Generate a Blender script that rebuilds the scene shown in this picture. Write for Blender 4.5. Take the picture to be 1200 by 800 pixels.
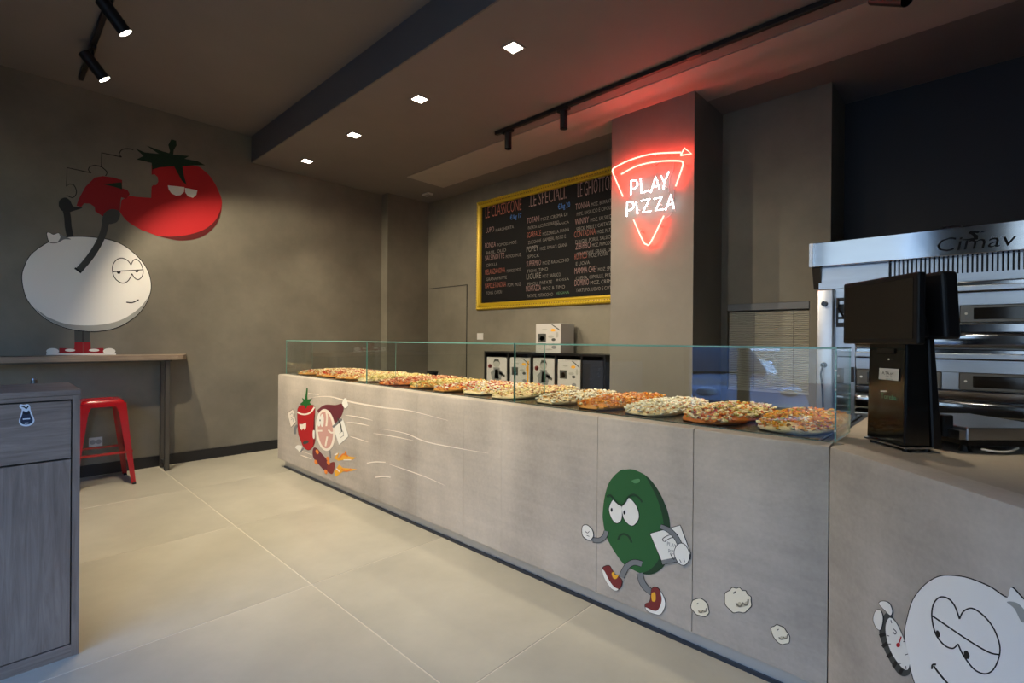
import bpy, bmesh, math, random
from mathutils import Vector, Matrix
from mathutils.geometry import tessellate_polygon

for o in list(bpy.data.objects):
    bpy.data.objects.remove(o, do_unlink=True)
SC = bpy.context.scene
COL = SC.collection
RND = random.Random(7)

# ------------------------------------------------------------------ camera
YAW, ROLL, PITCH, FPX, CAMH = math.radians(43.3545), math.radians(0.46074), math.radians(-0.11885), 579.786, 1.32
_cp, _sp = math.cos(PITCH), math.sin(PITCH)
FW = Vector((-math.sin(YAW) * _cp, math.cos(YAW) * _cp, _sp))
_R = Vector((math.cos(YAW), math.sin(YAW), 0))
_U = _R.cross(FW)
RT = math.cos(ROLL) * _R + math.sin(ROLL) * _U
UP = -math.sin(ROLL) * _R + math.cos(ROLL) * _U
CAM = Vector((0, 0, CAMH))
cam_data = bpy.data.cameras.new('camera')
cam_data.sensor_width = 36
cam_data.lens = FPX * 36 / 1200
cam_data.clip_start = 0.02
cam = bpy.data.objects.new('camera', cam_data)
COL.objects.link(cam)
cam.matrix_world = Matrix(((RT.x, UP.x, -FW.x, CAM.x), (RT.y, UP.y, -FW.y, CAM.y), (RT.z, UP.z, -FW.z, CAM.z), (0, 0, 0, 1)))
SC.camera = cam

# ------------------------------------------------------------------ world, daylight, exposure
SC.view_settings.view_transform = 'Standard'
SC.view_settings.look = 'None'
SC.view_settings.gamma = 1
SC.view_settings.exposure = 0.12
SC.cycles.transparent_max_bounces = 24
SC.cycles.max_bounces = 10
SC.cycles.diffuse_bounces = 6
SC.cycles.sample_clamp_indirect = 6
SC.cycles.caustics_reflective = False
world = bpy.data.worlds.new('world')
SC.world = world
world.use_nodes = True
wn = world.node_tree.nodes
bg = wn['Background']
sky = wn.new('ShaderNodeTexSky')
sky.sky_type = 'NISHITA'
sky.sun_disc = False
sky.sun_elevation = math.radians(38)
sky.sun_rotation = math.radians(20)      # behind the building: the street side lies in shade
sky.air_density = 1.2
tint = wn.new('ShaderNodeMix'); tint.data_type = 'RGBA'; tint.blend_type = 'MULTIPLY'; tint.inputs[0].default_value = 1
tint.inputs[7].default_value = (0.52, 0.74, 1.10, 1)      # the photo is balanced for the warm lamps, so daylight reads blue
world.node_tree.links.new(sky.outputs[0], tint.inputs[6]); world.node_tree.links.new(tint.outputs[2], bg.inputs[0])
bg.inputs[1].default_value = 2.9
# the shop front faces -y : a portal guides daylight sampling through the opening
for px0, px1 in ((-2.7, -0.5), (0.25, 2.4)):
    pl = bpy.data.lights.new('shopfront_portal', 'AREA')
    pl.shape = 'RECTANGLE'; pl.size = px1 - px0; pl.size_y = 3.25
    pl.cycles.is_portal = True
    po = bpy.data.objects.new('shopfront_portal', pl); COL.objects.link(po)
    po.location = ((px0 + px1) / 2, -1.72, 1.63); po.rotation_euler = (math.radians(90), 0, 0)

WARM = (1.0, 0.85, 0.63)
K_DOWN, K_LEFT, K_RIGHT = 115.0, 250.0, 55.0     # lamp watts

# ------------------------------------------------------------------ helpers
def at(ax, val, px, py):
    """the point of a plane (x, y or z = val) that lies on the line of sight through a photo pixel"""
    d = FW * FPX + RT * (px - 600) - UP * (py - 400)
    i = 'xyz'.index(ax)
    return CAM + d * ((val - CAM[i]) / d[i])

def at_plane(p0, n, px, py):
    d = FW * FPX + RT * (px - 600) - UP * (py - 400)
    return CAM + d * ((p0 - CAM).dot(n) / d.dot(n))

def wloc(o):
    v = Vector((0, 0, 0))
    while o:
        v = v + o.location
        o = o.parent
    return v

def link(o, parent=None):
    COL.objects.link(o)
    if parent: o.parent = parent
    return o

def obj(name, bm, m, parent=None, smooth=False, kind=None, label=None):
    """link a bmesh (world coordinates) as ONE mesh object"""
    me = bpy.data.meshes.new(name)
    if parent is not None:
        bmesh.ops.translate(bm, verts=bm.verts, vec=-wloc(parent))
    bmesh.ops.recalc_face_normals(bm, faces=bm.faces)
    if smooth:
        for f in bm.faces: f.smooth = True
    bm.to_mesh(me); bm.free()
    ms = m if isinstance(m, (list, tuple)) else [m]
    for x in ms: me.materials.append(x)
    o = link(bpy.data.objects.new(name, me), parent)
    if smooth == 'auto' or smooth is True:
        me.set_sharp_from_angle(angle=math.radians(40))
    if kind: o['kind'] = kind
    if label: o['label'] = label
    return o

def raw(name, verts, faces, m, parent=None, smooth=False, kind=None, label=None):
    off = wloc(parent) if parent is not None else Vector((0, 0, 0))
    me = bpy.data.meshes.new(name)
    me.from_pydata([tuple(Vector(v) - off) for v in verts], [], faces)
    me.validate()
    me.materials.append(m)
    if smooth:
        me.polygons.foreach_set('use_smooth', [True] * len(me.polygons))
    o = link(bpy.data.objects.new(name, me), parent)
    if kind: o['kind'] = kind
    if label: o['label'] = label
    return o

def thing(name, label, cat, loc=(0, 0, 0), group=None):
    o = link(bpy.data.objects.new(name, None))
    o.location = loc; o.empty_display_size = 0.1
    o['label'] = label; o['category'] = cat
    if group: o['group'] = group
    return o

def tag(o, label, cat, group=None):
    o['label'] = label; o['category'] = cat
    if group: o['group'] = group
    return o

def struct(o, label=None):
    o['kind'] = 'structure'
    if label: o['label'] = label
    return o

def BX(x0, x1, y0, y1, z0, z1, bev=0, seg=2, bm=None):
    bm = bm or bmesh.new()
    r = bmesh.ops.create_cube(bm, size=1)
    vs = r['verts']
    for v in vs:
        v.co = Vector(((x0 + x1) / 2 + v.co.x * (x1 - x0), (y0 + y1) / 2 + v.co.y * (y1 - y0), (z0 + z1) / 2 + v.co.z * (z1 - z0)))
    if bev:
        es = list({e for v in vs for e in v.link_edges})
        bmesh.ops.bevel(bm, geom=es, offset=bev, segments=seg, affect='EDGES', profile=0.5)
    return bm

def frame_axes(d):
    d = d.normalized()
    a = Vector((0, 0, 1)) if abs(d.z) < 0.95 else Vector((1, 0, 0))
    u = d.cross(a).normalized()
    return u, d.cross(u).normalized()

def CYL(a, b, r0, r1=None, n=24, bm=None, caps=True):
    bm = bm or bmesh.new()
    a, b = Vector(a), Vector(b)
    r1 = r0 if r1 is None else r1
    u, w = frame_axes(b - a)
    A = [bm.verts.new(a + (u * math.cos(t) + w * math.sin(t)) * r0) for t in [2 * math.pi * i / n for i in range(n)]]
    B = [bm.verts.new(b + (u * math.cos(t) + w * math.sin(t)) * r1) for t in [2 * math.pi * i / n for i in range(n)]]
    for i in range(n):
        bm.faces.new((A[i], A[(i + 1) % n], B[(i + 1) % n], B[i]))
    if caps:
        bm.faces.new(A[::-1]); bm.faces.new(B)
    return bm

def TUBE(pts, r, n=8, bm=None, closed=False):
    bm = bm or bmesh.new()
    pts = [Vector(p) for p in pts]
    rings = []
    N = len(pts)
    up = None
    for i, p in enumerate(pts):
        q0 = pts[(i - 1) % N] if (closed or i > 0) else p
        q1 = pts[(i + 1) % N] if (closed or i < N - 1) else p
        d = (q1 - q0).normalized()
        if up is None:
            u, w = frame_axes(d)
        else:
            w = d.cross(up).normalized(); u = w.cross(d).normalized()
        up = u
        rings.append([bm.verts.new(p + (u * math.cos(t) + w * math.sin(t)) * r) for t in [2 * math.pi * k / n for k in range(n)]])
    m = N if closed else N - 1
    for i in range(m):
        A, B = rings[i], rings[(i + 1) % N]
        for k in range(n):
            bm.faces.new((A[k], A[(k + 1) % n], B[(k + 1) % n], B[k]))
    if not closed:
        bm.faces.new(rings[0][::-1]); bm.faces.new(rings[-1])
    return bm

def spline(pts, closed=True, n=6):
    P = [tuple(p) for p in pts]; N = len(P); out = []
    rng = range(N) if closed else range(N - 1)
    for i in rng:
        if closed:
            a, b, c, d = P[(i - 1) % N], P[i], P[(i + 1) % N], P[(i + 2) % N]
        else:
            a, b, c, d = P[max(i - 1, 0)], P[i], P[i + 1], P[min(i + 2, N - 1)]
        for k in range(n):
            t = k / n
            out.append(tuple(0.5 * (2 * b[j] + (c[j] - a[j]) * t + (2 * a[j] - 5 * b[j] + 4 * c[j] - d[j]) * t * t + (3 * b[j] - a[j] - 3 * c[j] + d[j]) * t ** 3) for j in range(len(b))))
    if not closed: out.append(P[-1])
    return out

def slab(pts3, nrm, depth, bm=None):
    """a flat polygon given thickness `depth` back along -nrm"""
    bm = bm or bmesh.new()
    n = len(pts3)
    F = [bm.verts.new(p) for p in pts3]
    B = [bm.verts.new(p - nrm * depth) for p in pts3]
    for t in tessellate_polygon([[Vector(p) for p in pts3]]):
        try: bm.faces.new([F[i] for i in t])
        except ValueError: pass
    for i in range(n):
        try: bm.faces.new((F[i], F[(i + 1) % n], B[(i + 1) % n], B[i]))
        except ValueError: pass
    return bm

# ------------------------------------------------------------------ materials
MATS = {}
def mat(name, col, rough=0.6, metal=0.0, var=0.0, scale=4.0, bump=0.0, bscale=60.0, stretch=(1, 1, 1), emit=None, espec=1.0, detail=6, spec=0.5, col2=None, coat=0.0, aniso=None):
    if name in MATS: return MATS[name]
    m = bpy.data.materials.new(name); m.use_nodes = True
    nt = m.node_tree; N = nt.nodes; L = nt.links
    b = N['Principled BSDF']
    b.inputs['Base Color'].default_value = (*col, 1)
    b.inputs['Roughness'].default_value = rough
    b.inputs['Metallic'].default_value = metal
    b.inputs['Specular IOR Level'].default_value = spec
    if coat: b.inputs['Coat Weight'].default_value = coat
    if emit:
        b.inputs['Emission Color'].default_value = (*emit, 1); b.inputs['Emission Strength'].default_value = espec
    if var or bump:
        tc = N.new('ShaderNodeTexCoord'); mp = N.new('ShaderNodeMapping')
        L.new(tc.outputs['Object'], mp.inputs[0]); mp.inputs['Scale'].default_value = stretch
    if var:
        nz = N.new('ShaderNodeTexNoise'); nz.inputs['Scale'].default_value = scale; nz.inputs['Detail'].default_value = detail
        nz.inputs['Roughness'].default_value = 0.62
        L.new(mp.outputs[0], nz.inputs['Vector'])
        cr = N.new('ShaderNodeValToRGB'); L.new(nz.outputs[0], cr.inputs[0])
        c2 = col2 or col
        cr.color_ramp.elements[0].position = 0.3; cr.color_ramp.elements[1].position = 0.7
        cr.color_ramp.elements[0].color = (*[c * (1 - var) for c in col], 1)
        cr.color_ramp.elements[1].color = (*[min(1, c * (1 + var)) for c in c2], 1)
        L.new(cr.outputs[0], b.inputs['Base Color'])
    if bump:
        n2 = N.new('ShaderNodeTexNoise'); n2.inputs['Scale'].default_value = bscale; n2.inputs['Detail'].default_value = 4
        L.new(mp.outputs[0], n2.inputs['Vector'])
        bp = N.new('ShaderNodeBump'); bp.inputs['Strength'].default_value = bump; bp.inputs['Distance'].default_value = 0.01
        L.new(n2.outputs[0], bp.inputs['Height']); L.new(bp.outputs[0], b.inputs['Normal'])
    MATS[name] = m
    return m

def srgb(h):
    h = h.lstrip('#'); v = [int(h[i:i + 2], 16) / 255 for i in (0, 2, 4)]
    return tuple(c / 12.92 if c <= 0.04045 else ((c + 0.055) / 1.055) ** 2.4 for c in v)

M_WALL = mat('taupe_microcement', (0.190, 0.172, 0.130), 0.6, var=0.2, scale=1.7, bump=0.06, bscale=9)
M_COLUMN = mat('grey_microcement', (0.185, 0.170, 0.145), 0.6, var=0.12, scale=1.8, bump=0.05, bscale=9)
M_CEIL = mat('brown_grey_ceiling_paint', (0.20, 0.178, 0.168), 0.75, var=0.06, scale=1.2)
M_CEILLIT = mat('lit_ceiling_paint', (0.40, 0.355, 0.32), 0.75, var=0.06, scale=1.2)  # ceiling tone raised to carry the light patch in its colour
M_BEAM = mat('slate_beam_paint', (0.115, 0.113, 0.118), 0.7, var=0.05, scale=1.5)
M_NAVY = mat('dark_navy_paint', (0.024, 0.025, 0.030), 0.7)
M_BASE = mat('black_skirting', (0.012, 0.012, 0.013), 0.45)
M_GROUT = mat('pale_grout', (0.62, 0.575, 0.46), 0.6)
M_TILE = mat('beige_stone_tile', (0.425, 0.40, 0.318), 0.36, var=0.15, scale=1.3, bump=0.03, bscale=30)
M_BLACKMETAL = mat('black_metal', (0.012, 0.012, 0.012), 0.45, spec=0.4)
M_LENS = mat('lamp_lens', (1, 1, 1), 0.3, emit=(1.0, 0.93, 0.8), espec=14)
M_GREYMETAL = mat('grey_steel_tube', (0.10, 0.095, 0.085), 0.42, metal=0.6)
M_WHITE = mat('white_plastic', (0.62, 0.61, 0.58), 0.4)
M_ALU = mat('brushed_aluminium', (0.62, 0.60, 0.56), 0.33, metal=0.85)
M_STEEL = mat('brushed_stainless', (0.33, 0.345, 0.37), 0.10, metal=1.0, var=0.05, scale=3, stretch=(1, 1, 6))
M_STEELMATT = mat('satin_stainless', (0.38, 0.395, 0.42), 0.30, metal=1.0, var=0.08, scale=3, stretch=(1, 1, 6))
M_DARKGLASS = mat('dark_oven_glass', (0.012, 0.010, 0.008), 0.08)
M_BLACKPLASTIC = mat('black_plastic', (0.008, 0.008, 0.009), 0.35, spec=0.3)
M_GLOSSBLACK = mat('gloss_black_panel', (0.006, 0.006, 0.006), 0.08)
M_SCREEN = mat('dark_screen', (0.012, 0.010, 0.009), 0.12)
M_RED = mat('red_enamel', (0.36, 0.006, 0.010), 0.25, coat=0.4)
M_GOLD = mat('yellow_gold_frame', (0.50, 0.335, 0.012), 0.35, metal=0.25, bump=0.25, bscale=55)
M_GOLDDK = mat('tarnished_gold', (0.17, 0.11, 0.01), 0.5)
M_SLATE = mat('blackboard', (0.007, 0.0065, 0.0065), 0.7, spec=0.15)

# concrete with cast streaks
def concrete(name, col, streak=0.20):
    m = bpy.data.materials.new(name); m.use_nodes = True
    nt = m.node_tree; N = nt.nodes; L = nt.links; b = N['Principled BSDF']
    tc = N.new('ShaderNodeTexCoord')
    def nz(scale, st, det=6):
        mp = N.new('ShaderNodeMapping'); mp.inputs['Scale'].default_value = st; L.new(tc.outputs['Object'], mp.inputs[0])
        n = N.new('ShaderNodeTexNoise'); n.inputs['Scale'].default_value = scale; n.inputs['Detail'].default_value = det
        L.new(mp.outputs[0], n.inputs['Vector']); return n.outputs[0]
    a = nz(2.2, (1, 1, 1)); s = nz(3.2, (1, 1, 0.07)); h = nz(3.0, (0.5, 0.5, 9.0)); f = nz(70, (1, 1, 1), 3)
    def mix(x, y, fac):
        k = N.new('ShaderNodeMix'); k.data_type = 'FLOAT'; k.inputs[0].default_value = fac
        L.new(x, k.inputs[2]); L.new(y, k.inputs[3]); return k.outputs[0]
    v = mix(mix(mix(a, s, 0.38), h, 0.14), f, 0.12)
    cr = N.new('ShaderNodeValToRGB'); L.new(v, cr.inputs[0])
    e = cr.color_ramp.elements
    e[0].position = 0.34; e[1].position = 0.66
    e[0].color = (*[c * (1 - 1.7 * streak) for c in col], 1); e[1].color = (*[c * (1 + 1.5 * streak) for c in col], 1)
    oi = N.new('ShaderNodeObjectInfo'); mr = N.new('ShaderNodeMapRange'); mr.inputs[3].default_value = 0.93; mr.inputs[4].default_value = 1.06   # each cast panel a little different
    L.new(oi.outputs['Random'], mr.inputs[0]); hs = N.new('ShaderNodeHueSaturation'); L.new(mr.outputs[0], hs.inputs['Value'])
    L.new(cr.outputs[0], hs.inputs['Color']); L.new(hs.outputs[0], b.inputs['Base Color'])
    b.inputs['Roughness'].default_value = 0.55
    bp = N.new('ShaderNodeBump'); bp.inputs['Strength'].default_value = 0.12; bp.inputs['Distance'].default_value = 0.006
    L.new(v, bp.inputs['Height']); L.new(bp.outputs[0], b.inputs['Normal'])
    return m
M_CONC = concrete('cast_concrete', (0.44, 0.392, 0.333))
M_CONCTOP = concrete('cast_concrete_top', (0.36, 0.315, 0.255), 0.13)

def wood(name, c1, c2, st, rough=0.5):
    m = bpy.data.materials.new(name); m.use_nodes = True
    nt = m.node_tree; N = nt.nodes; L = nt.links; b = N['Principled BSDF']
    tc = N.new('ShaderNodeTexCoord'); mp = N.new('ShaderNodeMapping'); mp.inputs['Scale'].default_value = st
    L.new(tc.outputs['Object'], mp.inputs[0])
    n1 = N.new('ShaderNodeTexNoise'); n1.inputs['Scale'].default_value = 7; n1.inputs['Detail'].default_value = 9; n1.inputs['Roughness'].default_value = 0.68; n1.inputs['Distortion'].default_value = 0.7
    L.new(mp.outputs[0], n1.inputs['Vector'])
    n2 = N.new('ShaderNodeTexNoise'); n2.inputs['Scale'].default_value = 2.2; L.new(tc.outputs['Object'], n2.inputs['Vector'])
    k = N.new('ShaderNodeMix'); k.data_type = 'FLOAT'; k.inputs[0].default_value = 0.35
    L.new(n1.outputs[0], k.inputs[2]); L.new(n2.outputs[0], k.inputs[3])
    cr = N.new('ShaderNodeValToRGB'); L.new(k.outputs[0], cr.inputs[0])
    e = cr.color_ramp.elements; e[0].position = 0.32; e[1].position = 0.68; e[0].color = (*c1, 1); e[1].color = (*c2, 1)
    L.new(cr.outputs[0], b.inputs['Base Color']); b.inputs['Roughness'].default_value = rough
    bp = N.new('ShaderNodeBump'); bp.inputs['Strength'].default_value = 0.15; bp.inputs['Distance'].default_value = 0.003
    L.new(n1.outputs[0], bp.inputs['Height']); L.new(bp.outputs[0], b.inputs['Normal'])
    return m
W1, W2 = (0.135, 0.086, 0.062), (0.35, 0.258, 0.20)
M_WOODH = wood('grey_oak_horizontal', W1, W2, (5, 0.45, 6))
M_WOODV = wood('grey_oak_vertical', W1, W2, (5, 6, 0.4))
M_WOODT = wood('bar_top_oak', (0.17, 0.125, 0.085), (0.36, 0.275, 0.195), (14, 0.8, 14))

def glass(name, tint, refl=1.0):
    m = bpy.data.materials.new(name); m.use_nodes = True
    nt = m.node_tree; N = nt.nodes; L = nt.links
    N.remove(N['Principled BSDF'])
    tr = N.new('ShaderNodeBsdfTransparent'); tr.inputs[0].default_value = (*tint, 1)
    gl = N.new('ShaderNodeBsdfGlossy'); gl.inputs['Roughness'].default_value = 0.0; gl.inputs[0].default_value = (refl, refl, refl, 1)
    lw = N.new('ShaderNodeLayerWeight'); lw.inputs[0].default_value = 0.5     # Schlick: the same from both sides of the pane
    pw = N.new('ShaderNodeMath'); pw.operation = 'POWER'; pw.inputs[1].default_value = 5; L.new(lw.outputs['Facing'], pw.inputs[0])
    fr = N.new('ShaderNodeMath'); fr.operation = 'MULTIPLY_ADD'; fr.inputs[1].default_value = 0.955; fr.inputs[2].default_value = 0.045; L.new(pw.outputs[0], fr.inputs[0])
    mx = N.new('ShaderNodeMixShader'); L.new(fr.outputs[0], mx.inputs[0]); L.new(tr.outputs[0], mx.inputs[1]); L.new(gl.outputs[0], mx.inputs[2])
    L.new(mx.outputs[0], N['Material Output'].inputs[0])
    return m
M_GLASS = glass('clear_glass', (0.955, 0.975, 0.965))
M_GLASSEDGE = mat('green_glass_edge', (0.16, 0.36, 0.30), 0.15, spec=0.8)

# ------------------------------------------------------------------ structure
XL, YB, ZH, ZL, YBEAM, XR, YF = -6.13, 4.5, 3.65, 3.35, 2.08, 2.6, -1.75
def sbox(name, m, *a, **k):
    return struct(obj(name, BX(*a, **k), m))
floor = sbox('floor', M_GROUT, XL - 0.2, XR + 0.2, YF - 0.1, 5.4, -0.12, -0.0015)
gx = [-7.4 + 1.2 * i for i in range(9)]; gy = [-2.4 + 1.2 * i for i in range(7)]
tme = {}
for x in gx:
    for y in gy:
        x0, x1, y0, y1 = max(x, XL), min(x + 1.2, XR), max(y, YF), min(y + 1.2, 5.2)
        if x1 - x0 < 0.02 or y1 - y0 < 0.02: continue
        key = (round(x1 - x0, 3), round(y1 - y0, 3))
        cx, cy = (x0 + x1) / 2, (y0 + y1) / 2
        if key not in tme:
            o = obj('tile', BX(-key[0] / 2 + 0.003, key[0] / 2 - 0.003, -key[1] / 2 + 0.003, key[1] / 2 - 0.003, -0.01, 0, 0.0008, 1), M_TILE)
            tme[key] = o.data
        else:
            o = link(bpy.data.objects.new('tile', tme[key]))
        o.location = (cx, cy, 0); o.parent = floor
sbox('wall_left', M_WALL, XL - 0.15, XL, YF, YB + 0.15, 0, ZH + 0.1)
sbox('trim_1', M_WALL, XL, -5.975, 3.80, YB, 0, ZL)
struct(bpy.data.objects['trim_1'], 'plastered pilaster in the back left corner')
# back wall with the blind opening
OX0, OX1, OZ0, OZ1, WX = -1.625, -0.985, 0.90, 1.655, -0.846
bm = BX(XL - 0.15, OX0, YB, YB + 0.2, 0, ZH)
BX(OX0, OX1, YB, YB + 0.2, 0, OZ0, bm=bm); BX(OX0, OX1, YB, YB + 0.2, OZ1, ZH, bm=bm); BX(OX1, WX, YB, YB + 0.7, 0, ZH, bm=bm)
BX(OX0, OX1, YB + 0.12, YB + 0.2, OZ0, OZ1, bm=bm)
struct(obj('wall_back', bm, M_WALL))
bm = BX(WX, XR + 0.2, YB + 0.5, YB + 0.7, 0, ZH)
struct(obj('wall_recess', bm, M_NAVY), 'dark recess wall behind the oven')
sbox('trim_2', M_COLUMN, -2.45, -1.68, 3.9, YB, 0, ZL)
struct(bpy.data.objects['trim_2'], 'square plastered column carrying the neon sign')
sbox('wall_right', M_WALL, XR, XR + 0.15, YF, 5.2, 0, ZH + 0.1)
bm = BX(XL - 0.15, -2.7, YF - 0.15, YF, 0, ZH + 0.1)
BX(-0.5, 0.25, YF - 0.15, YF, 0, 3.25, bm=bm)
BX(2.4, XR + 0.15, YF - 0.15, YF, 0, ZH + 0.1, bm=bm); BX(-2.7, 2.4, YF - 0.15, YF, 3.25, ZH + 0.1, bm=bm)
struct(obj('wall_front', bm, M_WALL))
bm = bmesh.new()
for x, w in ((-2.67, .03), (-2.0, .06), (-0.53, .03), (0.28, .03), (1.3, .04), (2.37, .03)): BX(x - w, x + w, YF - 0.11, YF - 0.04, 0, 3.25, bm=bm)
BX(-2.7, -0.5, YF - 0.11, YF - 0.04, 3.18, 3.25, bm=bm); BX(0.25, 2.4, YF - 0.11, YF - 0.04, 3.18, 3.25, bm=bm)
struct(obj('trim_3', bm, M_BLACKMETAL), 'black shopfront frame behind the camera')
sbox('ceiling', M_CEIL, XL - 0.15, XR + 0.15, YF - 0.15, YBEAM, ZH, ZH + 0.1)
bm = BX(XL - 0.15, XR + 0.15, YBEAM + 0.012, 5.2, ZL, ZL + 0.4)
struct(obj('ceiling_dropped', bm, M_CEIL), 'lower dropped ceiling over the counter')
sbox('trim_4', M_BEAM, XL - 0.15, XR + 0.15, YBEAM, YBEAM + 0.012, ZL, ZH)
struct(bpy.data.objects['trim_4'], 'upright slate face where the ceiling drops')
sbox('ceiling_lit_patch', M_CEILLIT, -5.2, XR, 3.575, 4.15, ZL - 0.006, ZL)  # light falling on the ceiling, painted in as a thin paler slab
struct(bpy.data.objects['ceiling_lit_patch'], 'patch of light painted as a paler strip of ceiling in front of the back wall')
sbox('baseboard_left', M_BASE, XL, XL + 0.015, YF, 3.8, 0, 0.108)
sbox('baseboard_back', M_BASE, -5.975, -2.45, YB - 0.015, YB, 0, 0.108)
# concealed flush door
bm = BX(-5.93, -5.10, YB - 0.006, YB, 0.01, 2.07, 0.001, 1)
d1 = struct(obj('door_1', bm, M_WALL), 'flush door painted like the wall')
bm = BX(-5.105, -5.095, YB - 0.008, YB, 0.0, 2.08); BX(-5.94, -5.10, YB - 0.008, YB, 2.07, 2.08, bm=bm)
obj('door_gap', bm, M_BASE, d1)

# street outside (seen only in reflections)
M_ASPHALT = mat('asphalt', (0.045, 0.044, 0.042), 0.8, var=0.2, scale=8)
M_FACADE = mat('facade_plaster', (0.24, 0.20, 0.145), 0.8, var=0.1, scale=1)
struct(obj('street', BX(-26, 24, -30, YF - 0.12, -0.25, -0.12), M_ASPHALT))
fac = struct(obj('wall_opposite', BX(-26, 24, -17, -16, -0.15, 11), M_FACADE), 'house front across the street')
for i in range(9):
    for j in range(3):
        x = -22 + 5 * i; z = 1.0 + 3.4 * j
        w = obj('window_frame', BX(x, x + 1.6, -16.02, -15.96, z, z + 2), M_WHITE, fac)
        obj('pane', BX(x + 0.1, x + 1.5, -15.97, -15.95, z + 0.1, z + 1.9), M_DARKGLASS, w)

# ------------------------------------------------------------------ lamps
def spotlight(parent, loc, aim, watts, size, blend, col=WARM, r=0.03):
    l = bpy.data.lights.new('lamp_light', 'SPOT')
    l.energy = watts; l.color = col; l.spot_size = math.radians(size); l.spot_blend = blend; l.shadow_soft_size = r
    o = bpy.data.objects.new('lamp_light', l); link(o, parent)
    o.location = Vector(loc) - wloc(parent)
    o.rotation_euler = Vector(aim).to_track_quat('-Z', 'Y').to_euler()

dl_lab = ['square recessed downlight in the dropped ceiling, largest and nearest of the row', 'second square recessed downlight of the row counted from the neon sign',
          'third square recessed downlight of the row counted from the neon sign', 'small square recessed downlight of the row, nearest the left wall',
          'square recessed downlight above the right end of the pizza display', 'square recessed downlight above the till']
for i, x in enumerate((-2.36, -3.445, -4.53, -5.59, -1.28, -0.2)):
    t = thing('downlight', dl_lab[i], 'ceiling light', (x, 2.49, ZL), 'recessed downlights above the counter')
    bm = bmesh.new()
    for a in ((-0.062, -0.048, -0.062, 0.062), (0.048, 0.062, -0.062, 0.062), (-0.048, 0.048, -0.062, -0.048), (-0.048, 0.048, 0.048, 0.062)):
        BX(x + a[0], x + a[1], 2.49 + a[2], 2.49 + a[3], ZL - 0.006, ZL, bm=bm)
    obj('frame', bm, mat('downlight_trim', (0.3, 0.28, 0.25), 0.6), t)
    obj('diffuser', BX(x - 0.048, x + 0.048, 2.442, 2.538, ZL - 0.005, ZL), M_LENS, t)
    spotlight(t, (x, 2.49, ZL - 0.012), (0, 0.22, -1), K_DOWN, 66, 1.0, r=0.05)

def track_spot(px_adapter, ty, zt, axis, label, group, pivot_drop, length, rad, watts, size, blend, lens=True, x=None):
    p = Vector((at('z', zt, *px_adapter).x if x is None else x, ty, zt))
    t = thing('track_spotlight', label, 'spotlight', tuple(p), group)
    a = Vector(axis).normalized()
    obj('adapter', BX(p.x - 0.06, p.x + 0.06, ty - 0.016, ty + 0.016, zt - 0.022, zt), M_BLACKMETAL, t)
    c = p + Vector((0, 0, -pivot_drop))
    obj('stem', CYL(p, c + Vector((0, 0, 0.01)), 0.008, n=10), M_BLACKMETAL, t)
    top, end = c - a * length * 0.42, c + a * length * 0.58
    bm = CYL(top, end, rad, n=32, caps=False)
    CYL(top, top + a * 0.004, rad, n=32, bm=bm)
    obj('body', bm, M_BLACKMETAL, t, smooth='auto')
    obj('lens', CYL(end - a * 0.006, end - a * 0.002, rad * 0.93, n=32), M_LENS if lens else M_GLOSSBLACK, t)
    spotlight(t, end + a * 0.005, a, watts, size, blend, r=0.025)
    return t

# left track on the high ceiling
tl = obj('ceiling_track', BX(-5.87, -0.9, 0.545, 0.58, 3.615, ZH, 0.003, 1), M_BLACKMETAL)
tag(tl, 'short black lighting track on the higher ceiling at upper left', 'light track')
AX1 = (0.05, 0.61, -0.79)
track_spot((97, 52), 0.5625, 3.615, AX1, 'black track spotlight nearest the mural wall, lens lit', 'spotlights on the left track', 0.13, 0.21, 0.042, K_LEFT, 104, 0.35)
track_spot((116, -12), 0.5625, 3.615, AX1, 'black track spotlight with lit lens cut by the top of the photo', 'spotlights on the left track', 0.13, 0.21, 0.042, K_LEFT, 104, 0.35)
for x, lab in ((-3.1, 'third black track spotlight on the left track, aimed at the counter'), (-2.0, 'fourth black track spotlight on the left track, aimed at the counter'), (-1.1, 'last black track spotlight on the left track')):
    track_spot(None, 0.5625, 3.615, AX1, lab, 'spotlights on the left track', 0.13, 0.21, 0.042, K_LEFT * (0.75 if x < -2.5 else 0.25 if x < -1.5 else 0.04), 104, 0.6, x=x)
# right track on the dropped ceiling
tr = obj('ceiling_track', BX(-3.44, 2.0, 3.375, 3.41, 3.315, ZL, 0.003, 1), M_BLACKMETAL)
tag(tr, 'long black lighting track across the dropped ceiling towards the oven', 'light track')
pj = at('z', 3.315, 813, 66)
obj('joint_cover', BX(pj.x - 0.05, pj.x + 0.05, 3.373, 3.412, 3.312, 3.335), M_GREYMETAL, tr)
track_spot((593, 152), 3.3925, 3.315, (0, 0, -1), 'black cylinder spotlight at the far end of the long track', 'spotlights on the long track', 0.085, 0.15, 0.033, K_RIGHT, 110, 0.8, False)
track_spot((660, 127), 3.3925, 3.315, (0, 0, -1), 'black cylinder spotlight second from the end of the long track', 'spotlights on the long track', 0.085, 0.15, 0.033, K_RIGHT, 110, 0.8, False)
track_spot(None, 3.3925, 3.315, (0.62, -0.25, -0.45), 'large tilted black spotlight at the top right above the oven', 'spotlights on the long track', 0.085, 0.2, 0.047, 3, 60, 0.6, False, x=at('y', 3.3925, 1041, 3).x)

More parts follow.
